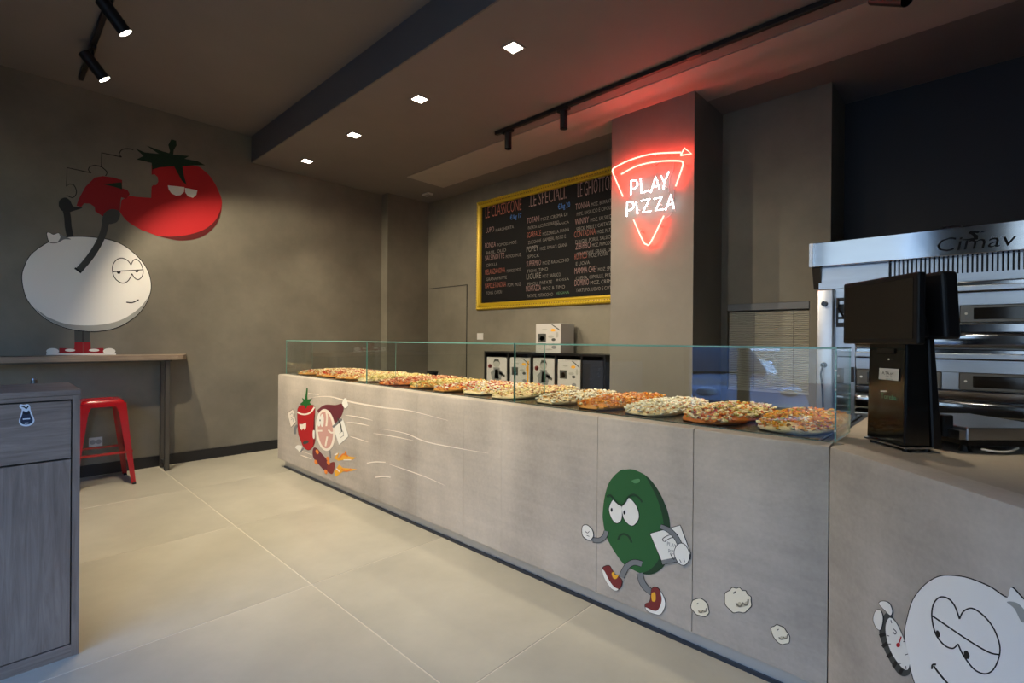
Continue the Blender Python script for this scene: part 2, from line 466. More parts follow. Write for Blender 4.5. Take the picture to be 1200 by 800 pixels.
# ceiling vent plate
v = at('z', ZL, 501, 227)
t = thing('ceiling_vent', 'small white vent plate on the ceiling in the far corner', 'vent', (v.x, v.y, ZL))
obj('frame', BX(v.x - 0.075, v.x + 0.075, v.y - 0.045, v.y + 0.045, ZL - 0.02, ZL, 0.004, 1), M_WHITE, t)
obj('louver', BX(v.x - 0.055, v.x + 0.055, v.y - 0.028, v.y + 0.028, ZL - 0.023, ZL - 0.019), mat('vent_grey', (0.3, 0.29, 0.28), 0.6), t)

# ------------------------------------------------------------------ service counter
YC, ZT, ZB, CX0, CX1 = 2.05, 0.955, 0.093, -5.235, -0.383
SQ = math.sqrt(0.5)
ct = thing('service_counter', 'long pale concrete pizza counter with an angled end', 'counter', ((CX0 + CX1) / 2, 2.5, 0))
def panel(x0, x1):
    # front panel with rounded top arris, 12 cm deep
    prof = [(YC, ZB), (YC, ZT - 0.013), (YC + 0.004, ZT - 0.004), (YC + 0.013, ZT), (YC + 0.075, ZT), (YC + 0.075, ZT - 0.04), (YC + 0.12, ZT - 0.04), (YC + 0.12, ZB)]
    bm = bmesh.new()
    A = [bm.verts.new((x0, y, z)) for y, z in prof]; B = [bm.verts.new((x1, y, z)) for y, z in prof]
    n = len(prof)
    for i in range(n): bm.faces.new((A[i], A[(i + 1) % n], B[(i + 1) % n], B[i]))
    bm.faces.new(A[::-1]); bm.faces.new(B)
    return bm
joints = [CX0, -4.30, -3.793, -3.313, -2.834, -2.345, -2.012, -1.354, -0.875, CX1]
gap = [0, .0004, .0004, .0004, .0005, .0006, .0005, .0009, .0016, .0018]
for i in range(len(joints) - 1):
    obj('concrete_panel', panel(joints[i] + gap[i], joints[i + 1] - gap[i + 1]), M_CONC, ct, smooth='auto')
obj('core', BX(CX0 + 0.03, CX1 - 0.05, YC + 0.02, 3.05, 0.12, 0.90), M_BLACKMETAL, ct)
# left end panel
bm = BX(CX0, CX0 + 0.09, YC + 0.121, 3.1, ZB, ZT, 0.012, 3)
obj('concrete_panel', bm, M_CONC, ct, smooth='auto')
# angled return: face along (1,-1)
RLEN = 1.55
P0 = Vector((CX1, YC, 0)); RD = Vector((SQ, -SQ, 0)); RN = Vector((-SQ, -SQ, 0))
def ret_panel(s0, s1):
    prof = [(0, ZB), (0, ZT - 0.013), (0.004, ZT - 0.004), (0.013, ZT), (0.10, ZT), (0.10, ZB)]
    bm = bmesh.new()
    def ring(s, k):
        out = []
        for d, z in prof:
            p = P0 + RD * s - RN * d + Vector((0, 0, z))
            if k:  # mitre against the long front: lies on the bisector
                dd = d
                p = Vector((CX1 + 0.0018 + dd * math.tan(math.radians(22.5)) * 0, YC + dd, z)) if False else P0 + Vector((0.0018, 0, 0)) - RN * dd + RD * (-dd * math.tan(math.radians(22.5))) + Vector((0, 0, z))
            out.append(bm.verts.new(p))
        return out
    A = ring(s0, s0 == 0); B = ring(s1, False); n = len(prof)
    for i in range(n): bm.faces.new((A[i], A[(i + 1) % n], B[(i + 1) % n], B[i]))
    bm.faces.new(A[::-1]); bm.faces.new(B)
    return bm
obj('concrete_panel', ret_panel(0, RLEN), M_CONC, ct, smooth='auto')
# solid top at the till end
E1 = P0 + RD * RLEN
poly = [Vector((CX1 - 0.018, YC + 0.1, ZT - 0.001)), P0 - RN * 0.09 + Vector((0.02, 0.0, ZT - 0.001)), E1 - RN * 0.09 + Vector((0, 0, ZT - 0.001)),
        Vector((E1.x + 0.9, E1.y + 0.06, ZT - 0.001)), Vector((E1.x + 0.9, 2.0, ZT - 0.001)), Vector((0.75, 3.05, ZT - 0.001)), Vector((CX1 - 0.018, 3.05, ZT - 0.001))]
bm = slab(poly, Vector((0, 0, 1)), 0.06)
obj('countertop', bm, M_CONCTOP, ct)
obj('inner_body', slab([Vector((-0.36, 2.3, 0.895)), E1 - RN * 0.2 + Vector((-0.05, 0.05, 0.895)), Vector((E1.x + 0.8, E1.y + 0.2, 0.895)), Vector((E1.x + 0.8, 1.95, 0.895)), Vector((0.7, 3.0, 0.895)), Vector((-0.36, 3.0, 0.895))], Vector((0, 0, 1)), 0.88), M_STEELMATT, ct)
obj('end_gap', BX(CX1 - 0.045, CX1 - 0.019, YC + 0.12, 3.05, ZT - 0.045, ZT - 0.006), M_BLACKMETAL, ct)
# black display tray
obj('display_tray', BX(CX0 + 0.09, CX1 - 0.046, YC + 0.076, 3.05, ZT - 0.03, ZT + 0.004, 0.003, 1), mat('black_stone_tray', (0.012, 0.012, 0.013), 0.16), ct)
# plinth: pale metal band with a dark foot
def run(name, d0, d1, z0, z1, m):
    bm = BX(CX0 + 0.02 + d0, CX1, YC + d0, YC + d1, z0, z1)
    obj(name, bm, m, ct)
    a, b = P0 - RN * d0, P0 + RD * RLEN - RN * d0
    c, d = P0 + RD * RLEN - RN * d1, P0 - RN * d1
    obj(name, slab([p + Vector((0, 0, z1)) for p in (a, b, c, d)], Vector((0, 0, 1)), z1 - z0), m, ct)
run('plinth_band', 0.048, 0.11, 0.018, ZB, mat('pale_satin_plinth', (0.55, 0.53, 0.48), 0.3, metal=0.35))
run('plinth_foot', 0.040, 0.11, 0.0, 0.018, mat('dark_blue_grey_foot', (0.035, 0.042, 0.052), 0.3))

# ------------------------------------------------------------------ glass sneeze guard
GY0, GY1, GZ0, GZ1 = 2.118, 2.395, ZT, 1.305
gpanes = [(-5.215, -3.634, 'long front glass pane of the pizza display, nearest the left wall'), (-3.630, -1.984, 'middle front glass pane of the pizza display'),
          (-1.980, -0.376, 'front glass pane of the pizza display nearest the till')]
def gbox(x0, x1, y0, y1, z0, z1, big):
    bm = BX(x0, x1, y0, y1, z0, z1)
    bm.faces.ensure_lookup_table(); bm.normal_update()
    for f in bm.faces:
        f.material_index = 0 if abs(f.normal['xyz'.index(big)]) > 0.9 else 1
    return bm
GM = [M_GLASS, M_GLASSEDGE]
for i, (a, b, lab) in enumerate(gpanes):
    g = thing('glass_screen', lab, 'glass screen', ((a + b) / 2, GY0, GZ0), 'glass panes over the pizza display')
    obj('front_pane', gbox(a, b, GY0, GY0 + 0.006, GZ0 + 0.0015, GZ1 - 0.0085, 'y'), GM, g)
    obj('top_pane', gbox(a, b, GY0, GY1, GZ1 - 0.008, GZ1, 'z'), GM, g)
    obj('side_pane', gbox(a, a + 0.006, GY0 + 0.0065, GY1, GZ0 + 0.0055, GZ1 - 0.0085, 'x'), GM, g)
    if i == 2:
        obj('side_pane', gbox(b - 0.006, b, GY0 + 0.0065, GY1, GZ0 + 0.0055, GZ1 - 0.0085, 'x'), GM, g)
        for z in (1.0, 1.07, 1.15, 1.22): obj('clip', CYL((b - 0.003, GY0 - 0.002, z), (b - 0.003, GY0 + 0.0, z), 0.004, n=10), M_WHITE, g)

# ------------------------------------------------------------------ pizzas
def P(h): return srgb(h)
TOP = {
 'mozzarella': mat('mozzarella', P('#ead9b0'), 0.5, var=0.28, scale=55), 'cream_cheese': mat('cream_cheese', P('#f3ecd8'), 0.5, var=0.28, scale=55), 'yellow_cheese': mat('yellow_cheese', P('#e8d38a'), 0.5, var=0.28, scale=55),
 'tomato': mat('tomato_topping', P('#b8321e'), 0.4, var=0.28, scale=55), 'cherry_tomato': mat('cherry_tomato', P('#c8402a'), 0.3, var=0.28, scale=55), 'pepper': mat('yellow_pepper', P('#d99a18'), 0.35, var=0.28, scale=55),
 'orange': mat('orange_squash', P('#cf7c22'), 0.4, var=0.28, scale=55), 'basil': mat('green_herb', P('#5c6420'), 0.6, var=0.28, scale=55), 'mushroom': mat('mushroom', P('#8a6a46'), 0.6, var=0.28, scale=55),
 'olive_bit': mat('dark_olive', P('#241712'), 0.4, var=0.28, scale=55), 'ham': mat('ham', P('#c98c66'), 0.5, var=0.28, scale=55), 'onion': mat('red_onion', P('#5a2a22'), 0.5, var=0.28, scale=55), 'potato': mat('potato', P('#e6c878'), 0.5, var=0.28, scale=55), 'zucchini': mat('zucchini', P('#a39c46'), 0.5, var=0.28, scale=55)}
CR = {'pale': mat('pale_crust', P('#d9c49a'), 0.7, var=0.25, scale=14, bump=0.3, bscale=40), 'gold': mat('golden_crust', P('#c98a3a'), 0.65, var=0.3, scale=14, bump=0.3, bscale=40),
      'dark': mat('orange_crust', P('#c06a22'), 0.6, var=0.3, scale=14, bump=0.3, bscale=40)}
ICO = bmesh.new(); bmesh.ops.create_icosphere(ICO, subdivisions=1, radius=1)
IV = [v.co.copy() for v in ICO.verts]; IF = [[v.index for v in f.verts] for f in ICO.faces]; ICO.free()
PZ = ZT + 0.004
PIZ = [  # x-left, width, crust, toppings {name: count}, label
 (-0.705, 0.278, 'pale', dict(pepper=150, orange=70, zucchini=45, mushroom=45, tomato=22, mozzarella=30), 'oval pizza with yellow peppers and a pale crust beside the till glass'),
 (-1.035, 0.298, 'dark', dict(mozzarella=130, zucchini=50, tomato=18, orange=60, yellow_cheese=50, mushroom=25), 'orange crusted pizza with white cheese and green pieces, second from the till'),
 (-1.342, 0.271, 'pale', dict(cream_cheese=230, mozzarella=80, ham=35), 'pizza thickly covered in shredded white cheese in front of the column'),
 (-1.632, 0.258, 'gold', dict(orange=120, pepper=70, ham=60, mozzarella=50), 'golden orange vegetable pizza between two white cheese pizzas'),
 (-1.925, 0.261, 'pale', dict(cream_cheese=150, mozzarella=70, mushroom=70, pepper=25), 'white cheese pizza dotted with brown mushrooms, right of the bare tray gap'),
 (-2.290, 0.268, 'pale', dict(mozzarella=140, ham=70, mushroom=45, yellow_cheese=50), 'cream and tan cheese pizza just left of the bare tray gap'),
 (-2.578, 0.255, 'pale', dict(cream_cheese=110, yellow_cheese=70, tomato=60, cherry_tomato=40), 'pale cheese pizza with red tomato behind, next to the middle glass edge'),
 (-2.866, 0.255, 'gold', dict(cream_cheese=110, tomato=85, cherry_tomato=45, yellow_cheese=30), 'red tomato pizza with white shreds at its front edge'),
 (-3.195, 0.296, 'gold', dict(zucchini=90, yellow_cheese=100, pepper=25, mozzarella=40), 'yellow green courgette pizza beside the red tomato pizza'),
 (-3.615, 0.381, 'dark', dict(ham=110, tomato=50, mushroom=50, mozzarella=60), 'pinkish ham pizza with a dark tray strip at its front'),
 (-3.945, 0.283, 'pale', dict(yellow_cheese=130, zucchini=60, mozzarella=80), 'pale yellow cheese pizza behind the first glass joint'),
 (-4.330, 0.353, 'gold', dict(mozzarella=120, tomato=60, yellow_cheese=60), 'cheese pizza with red flecks, third from the far glass end'),
 (-4.730, 0.363, 'gold', dict(tomato=110, mozzarella=100), 'red tomato and cheese pizza, second from the far glass end'),
 (-5.120, 0.355, 'gold', dict(mozzarella=110, tomato=70, zucchini=40), 'cheese and tomato pizza at the far left end of the counter')]
def pizza(k, x0, w, crust, tops, lab):
    rnd = random.Random(50 + k)
    y0 = 2.150 + rnd.uniform(0, 0.015); y1 = 2.88 + rnd.uniform(-0.04, 0.05)
    cx, cy, a, b = x0 + w / 2, (y0 + y1) / 2, w / 2, (y1 - y0) / 2
    t = thing('pizza', lab, 'pizza', (cx, cy, PZ), 'oval pizzas in the counter display')
    ph = [rnd.uniform(0, 6.28) for _ in range(4)]
    def rad(th):
        e = 3.1
        r = (abs(math.cos(th) / a) ** e + abs(math.sin(th) / b) ** e) ** (-1 / e)
        return r * (1 + 0.022 * math.sin(3 * th + ph[0]) + 0.022 * math.sin(7 * th + ph[1]) + 0.014 * math.sin(17 * th + ph[2]))
    n = 48; V = []; F = []
    rings = [(0.96, 0.0), (1.0, 0.007), (0.985, 0.015), (0.93, 0.021), (0.84, 0.020), (0.45, 0.024)]
    for f, h in rings:
        for i in range(n):
            th = 2 * math.pi * i / n
            r = rad(th) * f
            hh = h * (1 + 0.22 * math.sin(5 * th + ph[2]) + 0.14 * math.sin(11 * th + ph[3])) if h else 0
            V.append((cx + r * math.cos(th), cy + r * math.sin(th), PZ + 0.0005 + hh))
    V.append((cx, cy, PZ + 0.025))
    for j in range(len(rings) - 1):
        for i in range(n):
            F.append((j * n + i, j * n + (i + 1) % n, (j + 1) * n + (i + 1) % n, (j + 1) * n + i))
    o = (len(rings) - 1) * n
    for i in range(n): F.append((o + i, o + (i + 1) % n, len(V) - 1))
    F.append(tuple(range(n))[::-1])
    raw('crust', V, F, CR[crust], t, smooth=True)
    for nm, cnt in tops.items():
        V = []; F = []
        big = nm in ('mozzarella', 'cream_cheese', 'pepper', 'orange', 'ham', 'potato', 'zucchini', 'yellow_cheese')
        for _ in range(int(cnt * 3.9 * w / 0.285)):
            th = rnd.uniform(0, 2 * math.pi); q = math.sqrt(rnd.random()) * 0.995
            r = rad(th) * q
            x, y = cx + r * math.cos(th), cy + r * math.sin(th)
            z = PZ + 0.015 + 0.020 * (1 - q ** 5) + rnd.uniform(-0.002, 0.014)
            s = rnd.uniform(0.005, 0.0105) if big else rnd.uniform(0.004, 0.0085)
            sx, sy, sz = s * rnd.uniform(0.7, 1.5), s * rnd.uniform(0.6, 1.3), s * rnd.uniform(0.4, 0.75)
            Rm = Matrix.Rotation(rnd.uniform(0, 6.28), 3, 'Z') @ Matrix.Rotation(rnd.uniform(-0.6, 0.6), 3, 'X')
            base = len(V)
            for v in IV:
                j = rnd.uniform(0.8, 1.2)
                V.append(Vector((x, y, z)) + Rm @ Vector((v.x * sx * j, v.y * sy * j, v.z * sz * j)))
            F += [[i + base for i in f] for f in IF]
        raw(nm + '_topping', V, F, TOP[nm], t, kind='stuff')
for k, a in enumerate(PIZ): pizza(k, *a)
# black dish seen between the pizzas at the back of the tray
pd = at('z', 1.01, 492, 436)
t = thing('sauce_dish', 'small round black dish on the tray behind the courgette pizza', 'dish', (pd.x, 2.98, PZ))
obj('bowl', CYL((pd.x, 2.98, PZ), (pd.x, 2.98, PZ + 0.05), 0.045, 0.06, n=24), M_BLACKPLASTIC, t, smooth='auto')
obj('lid', CYL((pd.x, 2.98, PZ + 0.05), (pd.x, 2.98, PZ + 0.062), 0.061, 0.04, n=24), M_GLOSSBLACK, t, smooth='auto')

# ------------------------------------------------------------------ text and flat paint on planes
class Plane:
    def __init__(s, p0, n, u):
        s.p0, s.n, s.u = Vector(p0), Vector(n).normalized(), Vector(u).normalized()
        s.v = Vector((0, 0, 1))
    def pt(s, px, lay=0.0):
        return at_plane(s.p0, s.n, *px) + s.n * lay

def text_mesh(name, body, p, pl, h, m, parent, sx=1.0, depth=0.001, shear=0.0, align='LEFT', bold=0.0, lay=0.001):
    cu = bpy.data.curves.new('lettering', 'FONT')
    cu.body = body; cu.size = 1.0; cu.shear = shear; cu.align_x = align; cu.offset = bold - 0.012; cu.resolution_u = 2
    tmp = bpy.data.objects.new('tmp', cu); COL.objects.link(tmp)
    dg = bpy.context.evaluated_depsgraph_get()
    me = bpy.data.meshes.new_from_object(tmp.evaluated_get(dg))
    bpy.data.objects.remove(tmp, do_unlink=True); bpy.data.curves.remove(cu)
    k = h / 0.70
    off = wloc(parent)
    for v in me.vertices:
        v.co = p + pl.u * (v.co.x * k * sx) + pl.v * (v.co.y * k) + pl.n * lay - off
    me.name = name
    me.materials.clear(); me.materials.append(m)
    return link(bpy.data.objects.new(name, me), parent)

def fit_width(o, w):
    xs = [v.co.x for v in o.data.vertices]; k = w / (max(xs) - min(xs)); x0 = min(xs)
    for v in o.data.vertices: v.co.x = x0 + (v.co.x - x0) * k
def paint(name, pts, pl, lay, m, parent, smooth=True, label=None):
    pp = spline(pts, True, 5) if smooth else pts
    p3 = [pl.pt(q, lay) for q in pp]
    return obj(name, slab(p3, pl.n, min(0.0009, lay - 0.0003)), m, parent, label=label)

def stroke_bm(pts, wpx, pl, lay, taper=False, smooth=True, bm=None):
    pp = spline(pts, False, 5) if (smooth and len(pts) > 2) else [tuple(p) for p in pts]
    L, R = [], []
    N = len(pp)
    for i, q in enumerate(pp):
        a, b = pp[max(i - 1, 0)], pp[min(i + 1, N - 1)]
        dx, dy = b[0] - a[0], b[1] - a[1]; d = math.hypot(dx, dy) or 1
        w = wpx / 2 * (1 if not taper else max(0.12, math.sin(math.pi * (i + 0.3) / (N - 0.4))))
        L.append((q[0] - dy / d * w, q[1] + dx / d * w)); R.append((q[0] + dy / d * w, q[1] - dx / d * w))
    bm = bm or bmesh.new()
    A = [bm.verts.new(pl.pt(q, lay)) for q in L]; B = [bm.verts.new(pl.pt(q, lay)) for q in R]
    for i in range(N - 1): bm.faces.new((A[i], A[i + 1], B[i + 1], B[i]))
    return bm
def stroke(name, pts, wpx, pl, lay, m, parent, **k):
    return obj(name, stroke_bm(pts, wpx, pl, lay, **k), m, parent)
def strokes(name, lst, wpx, pl, lay, m, parent, **k):
    bm = bmesh.new()
    for pts in lst: stroke_bm(pts, wpx, pl, lay, bm=bm, **k)
    return obj(name, bm, m, parent)
def ell(cx, cy, rx, ry, rot=0, n=14):
    c, s = math.cos(math.radians(rot)), math.sin(math.radians(rot))
    return [(cx + rx * math.cos(t) * c - ry * math.sin(t) * s, cy + rx * math.cos(t) * s + ry * math.sin(t) * c) for t in [2 * math.pi * i / n for i in range(n)]]
def grow(pts, k):
    cx = sum(p[0] for p in pts) / len(pts); cy = sum(p[1] for p in pts) / len(pts)
    return [(cx + (p[0] - cx) * (1 + k / (math.hypot(p[0] - cx, p[1] - cy) + 1e-6)), cy + (p[1] - cy) * (1 + k / (math.hypot(p[0] - cx, p[1] - cy) + 1e-6))) for p in pts]
def sc(lst, k, ox, oy): return [(x / k + ox, y / k + oy) for x, y in lst]

def pm(name, h, rough=0.6): return mat('paint_' + name, srgb(h), rough, spec=0.3)
INK = pm('black', '#1c1b1a'); PW = pm('white', '#efece2'); PGREY = pm('grey', '#7d7f7f'); PDG = pm('dark_grey', '#464845'); PMID = pm('mid_grey', '#a3a39c')
POL, POLD, POLH = pm('olive_green', '#2f6236'), pm('deep_green', '#26412a'), pm('light_green', '#5e9562')
PMAR, PYEL, PRED, PREDD = pm('maroon', '#7c3230'), pm('yellow', '#eaaa36'), pm('red', '#b32327'), pm('dark_red', '#5a1a1a')
PCREAM, PHAM, PGREEN, PDGREEN = pm('cream', '#efe4d4'), pm('ham_pink', '#cf9f94'), pm('leaf_green', '#24662e'), pm('dark_leaf', '#17301f')
PWINE, PORANGE, PBALL = pm('wine', '#6b2f38'), pm('orange', '#e8883a'), pm('ball_white', '#f3f1ea')

FRONT = Plane((0, YC, 0), (0, -1, 0), (1, 0, 0))
RET = Plane(P0, RN, RD)
LEFTW = Plane((XL, 0, 0), (1, 0, 0), (0, 1, 0))
T = 0.0012   # paint layer step

# --- angry olive
o = thing('painted_olive', 'painted running dark green olive with white eyes on the counter front', 'mural', tuple(FRONT.pt((745, 715))))
body = [(733, 550), (740, 549.5), (748, 552), (757, 557), (765, 565), (773, 577), (780, 592), (784, 605), (785.5, 618), (785.5, 632), (784, 648), (780, 660), (773, 668), (763.5, 672.6), (752.5, 672), (741.5, 667), (732, 661.7), (722.8, 650), (715, 637.5), (709.5, 625), (706.7, 609.4), (706.5, 600), (708.5, 583), (713, 567), (720, 557), (728, 550.5)]
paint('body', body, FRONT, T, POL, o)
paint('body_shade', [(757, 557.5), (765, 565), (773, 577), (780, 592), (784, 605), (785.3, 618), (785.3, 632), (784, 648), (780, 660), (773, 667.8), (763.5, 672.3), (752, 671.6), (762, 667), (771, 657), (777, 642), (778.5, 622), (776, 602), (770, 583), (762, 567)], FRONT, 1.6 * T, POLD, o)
el = [(719, 585.5), (714.5, 594), (715, 601), (718.5, 609), (723, 612.5), (727.5, 610), (729, 604), (728.5, 592), (724, 590)]
er = [(736.5, 583.5), (730, 592), (729.5, 599), (732, 608), (738, 614.5), (743, 615), (748, 609), (748.8, 602), (746, 593), (741, 586)]
for e, p in ((el, ell(717.2, 597, 1.1, 2.3)), (er, ell(732.2, 600, 1.3, 2.5))):
    paint('eye_outline', grow(e, 0.7), FRONT, 2 * T, INK, o)
    paint('eye', e, FRONT, 2.6 * T, PW, o); paint('pupil', p, FRONT, 3.2 * T, INK, o)
strokes('brow', [[(711.5, 581.5), (716, 580), (721, 586), (728, 591.5), (733, 588), (737, 581.5), (743, 579), (749, 582.5), (753, 588)]], 2.0, FRONT, 3.4 * T, POLD, o)
stroke('mouth', [(724.7, 632), (726.7, 627.3), (730.6, 625.3), (735.3, 626.7), (738.6, 630.5), (740.5, 635.5)], 2.4, FRONT, 2 * T, POLD, o)
paint('highlight', [(740.5, 563), (746, 561), (750, 561.5), (749, 565), (744, 566)], FRONT, 2 * T, POLH, o)
for pts, w in (([(711, 622), (708.5, 628.5), (703, 632.5), (695, 632.3)], 5), ([(752.5, 660.5), (743, 658.6), (734.5, 664), (728.5, 676)], 6), ([(750, 671), (752.5, 681), (757.5, 688.5), (765, 694)], 6.4)):
    stroke('limb_outline', pts, w + 1.3, FRONT, 1.7 * T, INK, o); stroke('limb', pts, w, FRONT, 2.1 * T, PGREY, o)
hl = [(683, 617), (687, 614.8), (691, 617), (694.5, 621.5), (695.5, 627.5), (692, 632), (687, 630.5), (683, 626)]
paint('glove_outline', grow(hl, 0.8), FRONT, 2.2 * T, INK, o); paint('glove', hl, FRONT, 2.6 * T, PW, o)
strokes('glove_crease', [[(686, 622), (689, 624), (691, 622)], [(688, 627), (691, 628)]], 0.7, FRONT, 3 * T, INK, o)
bx = [(762.3, 625), (797.3, 615.3), (809.5, 648), (808.8, 654.7), (776.7, 661), (775.6, 656)]
paint('box_outline', grow(bx, 0.8), FRONT, 2.2 * T, INK, o, smooth=False)
paint('pizza_box', bx, FRONT, 2.6 * T, PW, o, smooth=False)
paint('box_side', [(775.6, 656), (809.5, 649), (808.8, 654.7), (776.7, 661)], FRONT, 3 * T, PGREY, o, smooth=False)
strokes('box_drawing', [[(778, 634), (777, 631), (781, 628), (788, 625.6), (795, 626)], [(779, 634.5), (786, 630), (794, 629)], [(786, 648), (790, 655), (792, 650)]], 0.9, FRONT, 3 * T, INK, o)
text_mesh('lettering', 'PLAY', FRONT.pt((782, 638.5)), FRONT, 0.017, INK, o, sx=0.8, lay=3 * T)
text_mesh('lettering', 'PIZZA', FRONT.pt((783.5, 647)), FRONT, 0.017, INK, o, sx=0.75, lay=3 * T)
pts = [(774.5, 616.4), (783.7, 620.3), (792, 628), (797.5, 638)]
stroke('limb_outline', pts, 6.2, FRONT, 3.1 * T, INK, o); stroke('limb', pts, 4.8, FRONT, 3.4 * T, PGREY, o)
hr = [(792, 642), (797, 636.5), (803, 638), (807.5, 646), (808, 654), (804, 660.5), (799, 661), (794.5, 657), (791, 649)]
paint('glove_outline', grow(hr, 0.8), FRONT, 3.6 * T, INK, o); paint('glove', hr, FRONT, 4 * T, PW, o)
strokes('glove_crease', [[(797, 655), (799, 659)], [(802, 654), (803, 658)]], 0.7, FRONT, 4.3 * T, INK, o)
for sh, so, tg in (([(706.9, 666.4), (710, 663), (715, 663), (718, 668), (721, 673), (726, 676), (729, 680), (728, 686.5), (724, 690.3), (719, 689), (712, 680)],
                    [(706, 667), (709, 669), (714, 679), (720, 687), (725, 689.8), (722, 691.5), (716, 688), (709, 677.5)], [(717.3, 671.3), (720.2, 669.5), (721, 673), (725, 673.2), (723, 677.4), (719.2, 677)]),
                   ([(764, 690), (769.7, 688), (773.6, 692), (775.8, 700), (775.2, 709), (772, 715.5), (765, 715.5), (757, 711), (757.3, 706.5), (762.2, 703.5)],
                    [(757, 711), (765, 714.6), (771, 714.5), (775, 707), (775.8, 700), (774, 692.5), (777.2, 697), (780, 706), (778, 714), (774, 719.3), (768, 718.8), (760, 715.8)], [(764, 695), (768.2, 694), (768.6, 703), (764.6, 703.6)])):
    paint('shoe_outline', grow(sh, 0.8), FRONT, 2.3 * T, INK, o); paint('shoe', sh, FRONT, 2.7 * T, PMAR, o)
    paint('sole_outline', grow(so, 0.5), FRONT, 2.8 * T, INK, o)
    paint('sole', so, FRONT, 3.1 * T, PW, o); paint('shoe_tongue', tg, FRONT, 3.1 * T, PYEL, o)

# --- puffs behind the olive
puffs = [([(810, 708), (816, 701.3), (825.6, 703.4), (830.5, 713), (828.7, 720.6), (821, 721), (813, 716)], 'smaller painted white puff just behind the olive'),
         ([(849, 700), (855, 691), (863, 688.7), (870, 691), (876, 695.6), (880.5, 703), (877, 714), (866, 717), (855, 714)], 'largest painted white puff on the counter front'),
         ([(903.7, 738), (907, 733.4), (914.7, 733), (922, 740), (925.6, 749), (921, 754), (911.5, 752)], 'painted white puff lowest and nearest the counter corner')]
for pts, lab in puffs:
    cx = sum(p[0] for p in pts) / len(pts); cy = sum(p[1] for p in pts) / len(pts)
    w = max(p[0] for p in pts) - min(p[0] for p in pts)
    t = thing('painted_puff', lab, 'mural', tuple(FRONT.pt((cx, max(p[1] for p in pts)))), 'painted puffs behind the olive')
    lob = []
    for i_, q_ in enumerate(pts):
        n_ = pts[(i_ + 1) % len(pts)]
        lob.append((cx + (q_[0] - cx) * 0.95, cy + (q_[1] - cy) * 0.95)); m_ = ((q_[0] + n_[0]) / 2, (q_[1] + n_[1]) / 2)
        lob.append((cx + (m_[0] - cx) * 1.12, cy + (m_[1] - cy) * 1.12))
    paint('outline', grow(lob, 0.9), FRONT, T, INK, t); paint('puff', lob, FRONT, 1.5 * T, pm('puff_cream', '#f3e8cd'), t)
    paint('puff_shade', [(cx + w * .02, cy + w * .10), (cx + w * .16, cy + w * .16), (cx + w * .36, cy + w * .05), (cx + w * .33, cy + w * .22), (cx + w * .12, cy + w * .30), (cx - w * .1, cy + w * .26)], FRONT, 1.8 * T, pm('puff_tan', '#cdbf9f'), t)
    strokes('shading', [[(cx - w * .1, cy + w * .15), (cx + w * .05, cy + w * .27), (cx + w * .18, cy + w * .12)], [(cx + w * .2, cy + w * .2), (cx + w * .33, cy + w * .2), (cx + w * .36, cy)], [(cx - w * .2, cy - w * .22), (cx - w * .1, cy - w * .28)]], w * 0.06, FRONT, 2.3 * T, pm('puff_line', '#7d7462'), t)

# --- runners: red pepper and ham
A1 = lambda l: sc(l, 13.333, 330, 450)
A2 = lambda l: sc(l, 13.333, 330, 500)
o = thing('painted_red_pepper', 'painted running red pepper with green stalk on the counter front', 'mural', tuple(FRONT.pt((360, 530))))
stroke('limb', A2([(350, 330), (310, 370), (285, 400)]), 1.8, FRONT, T, PGREY, o)
pep = A1([(300, 335), (262, 370), (250, 440), (255, 600), (265, 760)]) + A2([(300, 200), (340, 300), (400, 355), (450, 350), (500, 290), (525, 200), (520, 100)]) + A1([(505, 600), (520, 480), (522, 370), (490, 330), (400, 325)])
paint('body_outline', grow(pep, 0.5), FRONT, 1.2 * T, PREDD, o)
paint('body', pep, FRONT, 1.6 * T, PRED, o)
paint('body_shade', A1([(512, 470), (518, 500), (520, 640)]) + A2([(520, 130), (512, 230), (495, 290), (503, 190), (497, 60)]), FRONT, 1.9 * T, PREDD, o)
paint('stalk', A1([(395, 55), (412, 60), (405, 180), (410, 240), (475, 225), (440, 280), (470, 325), (410, 330), (385, 385), (360, 335), (285, 312), (340, 270), (322, 210), (365, 240), (375, 190)]), FRONT, 2.2 * T, PGREEN, o, smooth=False)
stroke('headband', A1([(252, 435), (300, 462), (380, 470), (460, 435), (518, 355)]), 1.9, FRONT, 2.2 * T, PCREAM, o)
paint('eye', A1([(278, 622), (330, 625), (388, 600), (386, 680), (365, 720), (345, 685), (318, 720), (292, 685)]), FRONT, 2.2 * T, PCREAM, o, smooth=False)
paint('mouth', ell(358.6, 518, 3.6, 1.9, -20), FRONT, 2.2 * T, PDG, o)
stroke('limb', A1([(250, 640), (215, 690), (210, 780)]), 3, FRONT, T, PGREY, o)
b1 = A1([(95, 455), (180, 390), (225, 590), (150, 670)])
paint('box_outline', grow(b1, 0.5), FRONT, 1.4 * T, INK, o, smooth=False)
paint('pizza_box', b1, FRONT, 1.9 * T, PCREAM, o, smooth=False)
strokes('box_drawing', [A1([(135, 480), (170, 450), (185, 500), (150, 530)]), A1([(150, 560), (180, 540), (185, 590)])], 0.6, FRONT, 2.3 * T, PMID, o)
paint('foot', A2([(215, 320), (250, 285), (315, 295), (310, 345), (285, 388), (250, 355)]), FRONT, 1.6 * T, PW, o)
paint('glove', A2([(495, 70), (508, 50), (524, 70), (524, 170), (508, 185), (495, 150)]), FRONT, 4.6 * T, PW, o)

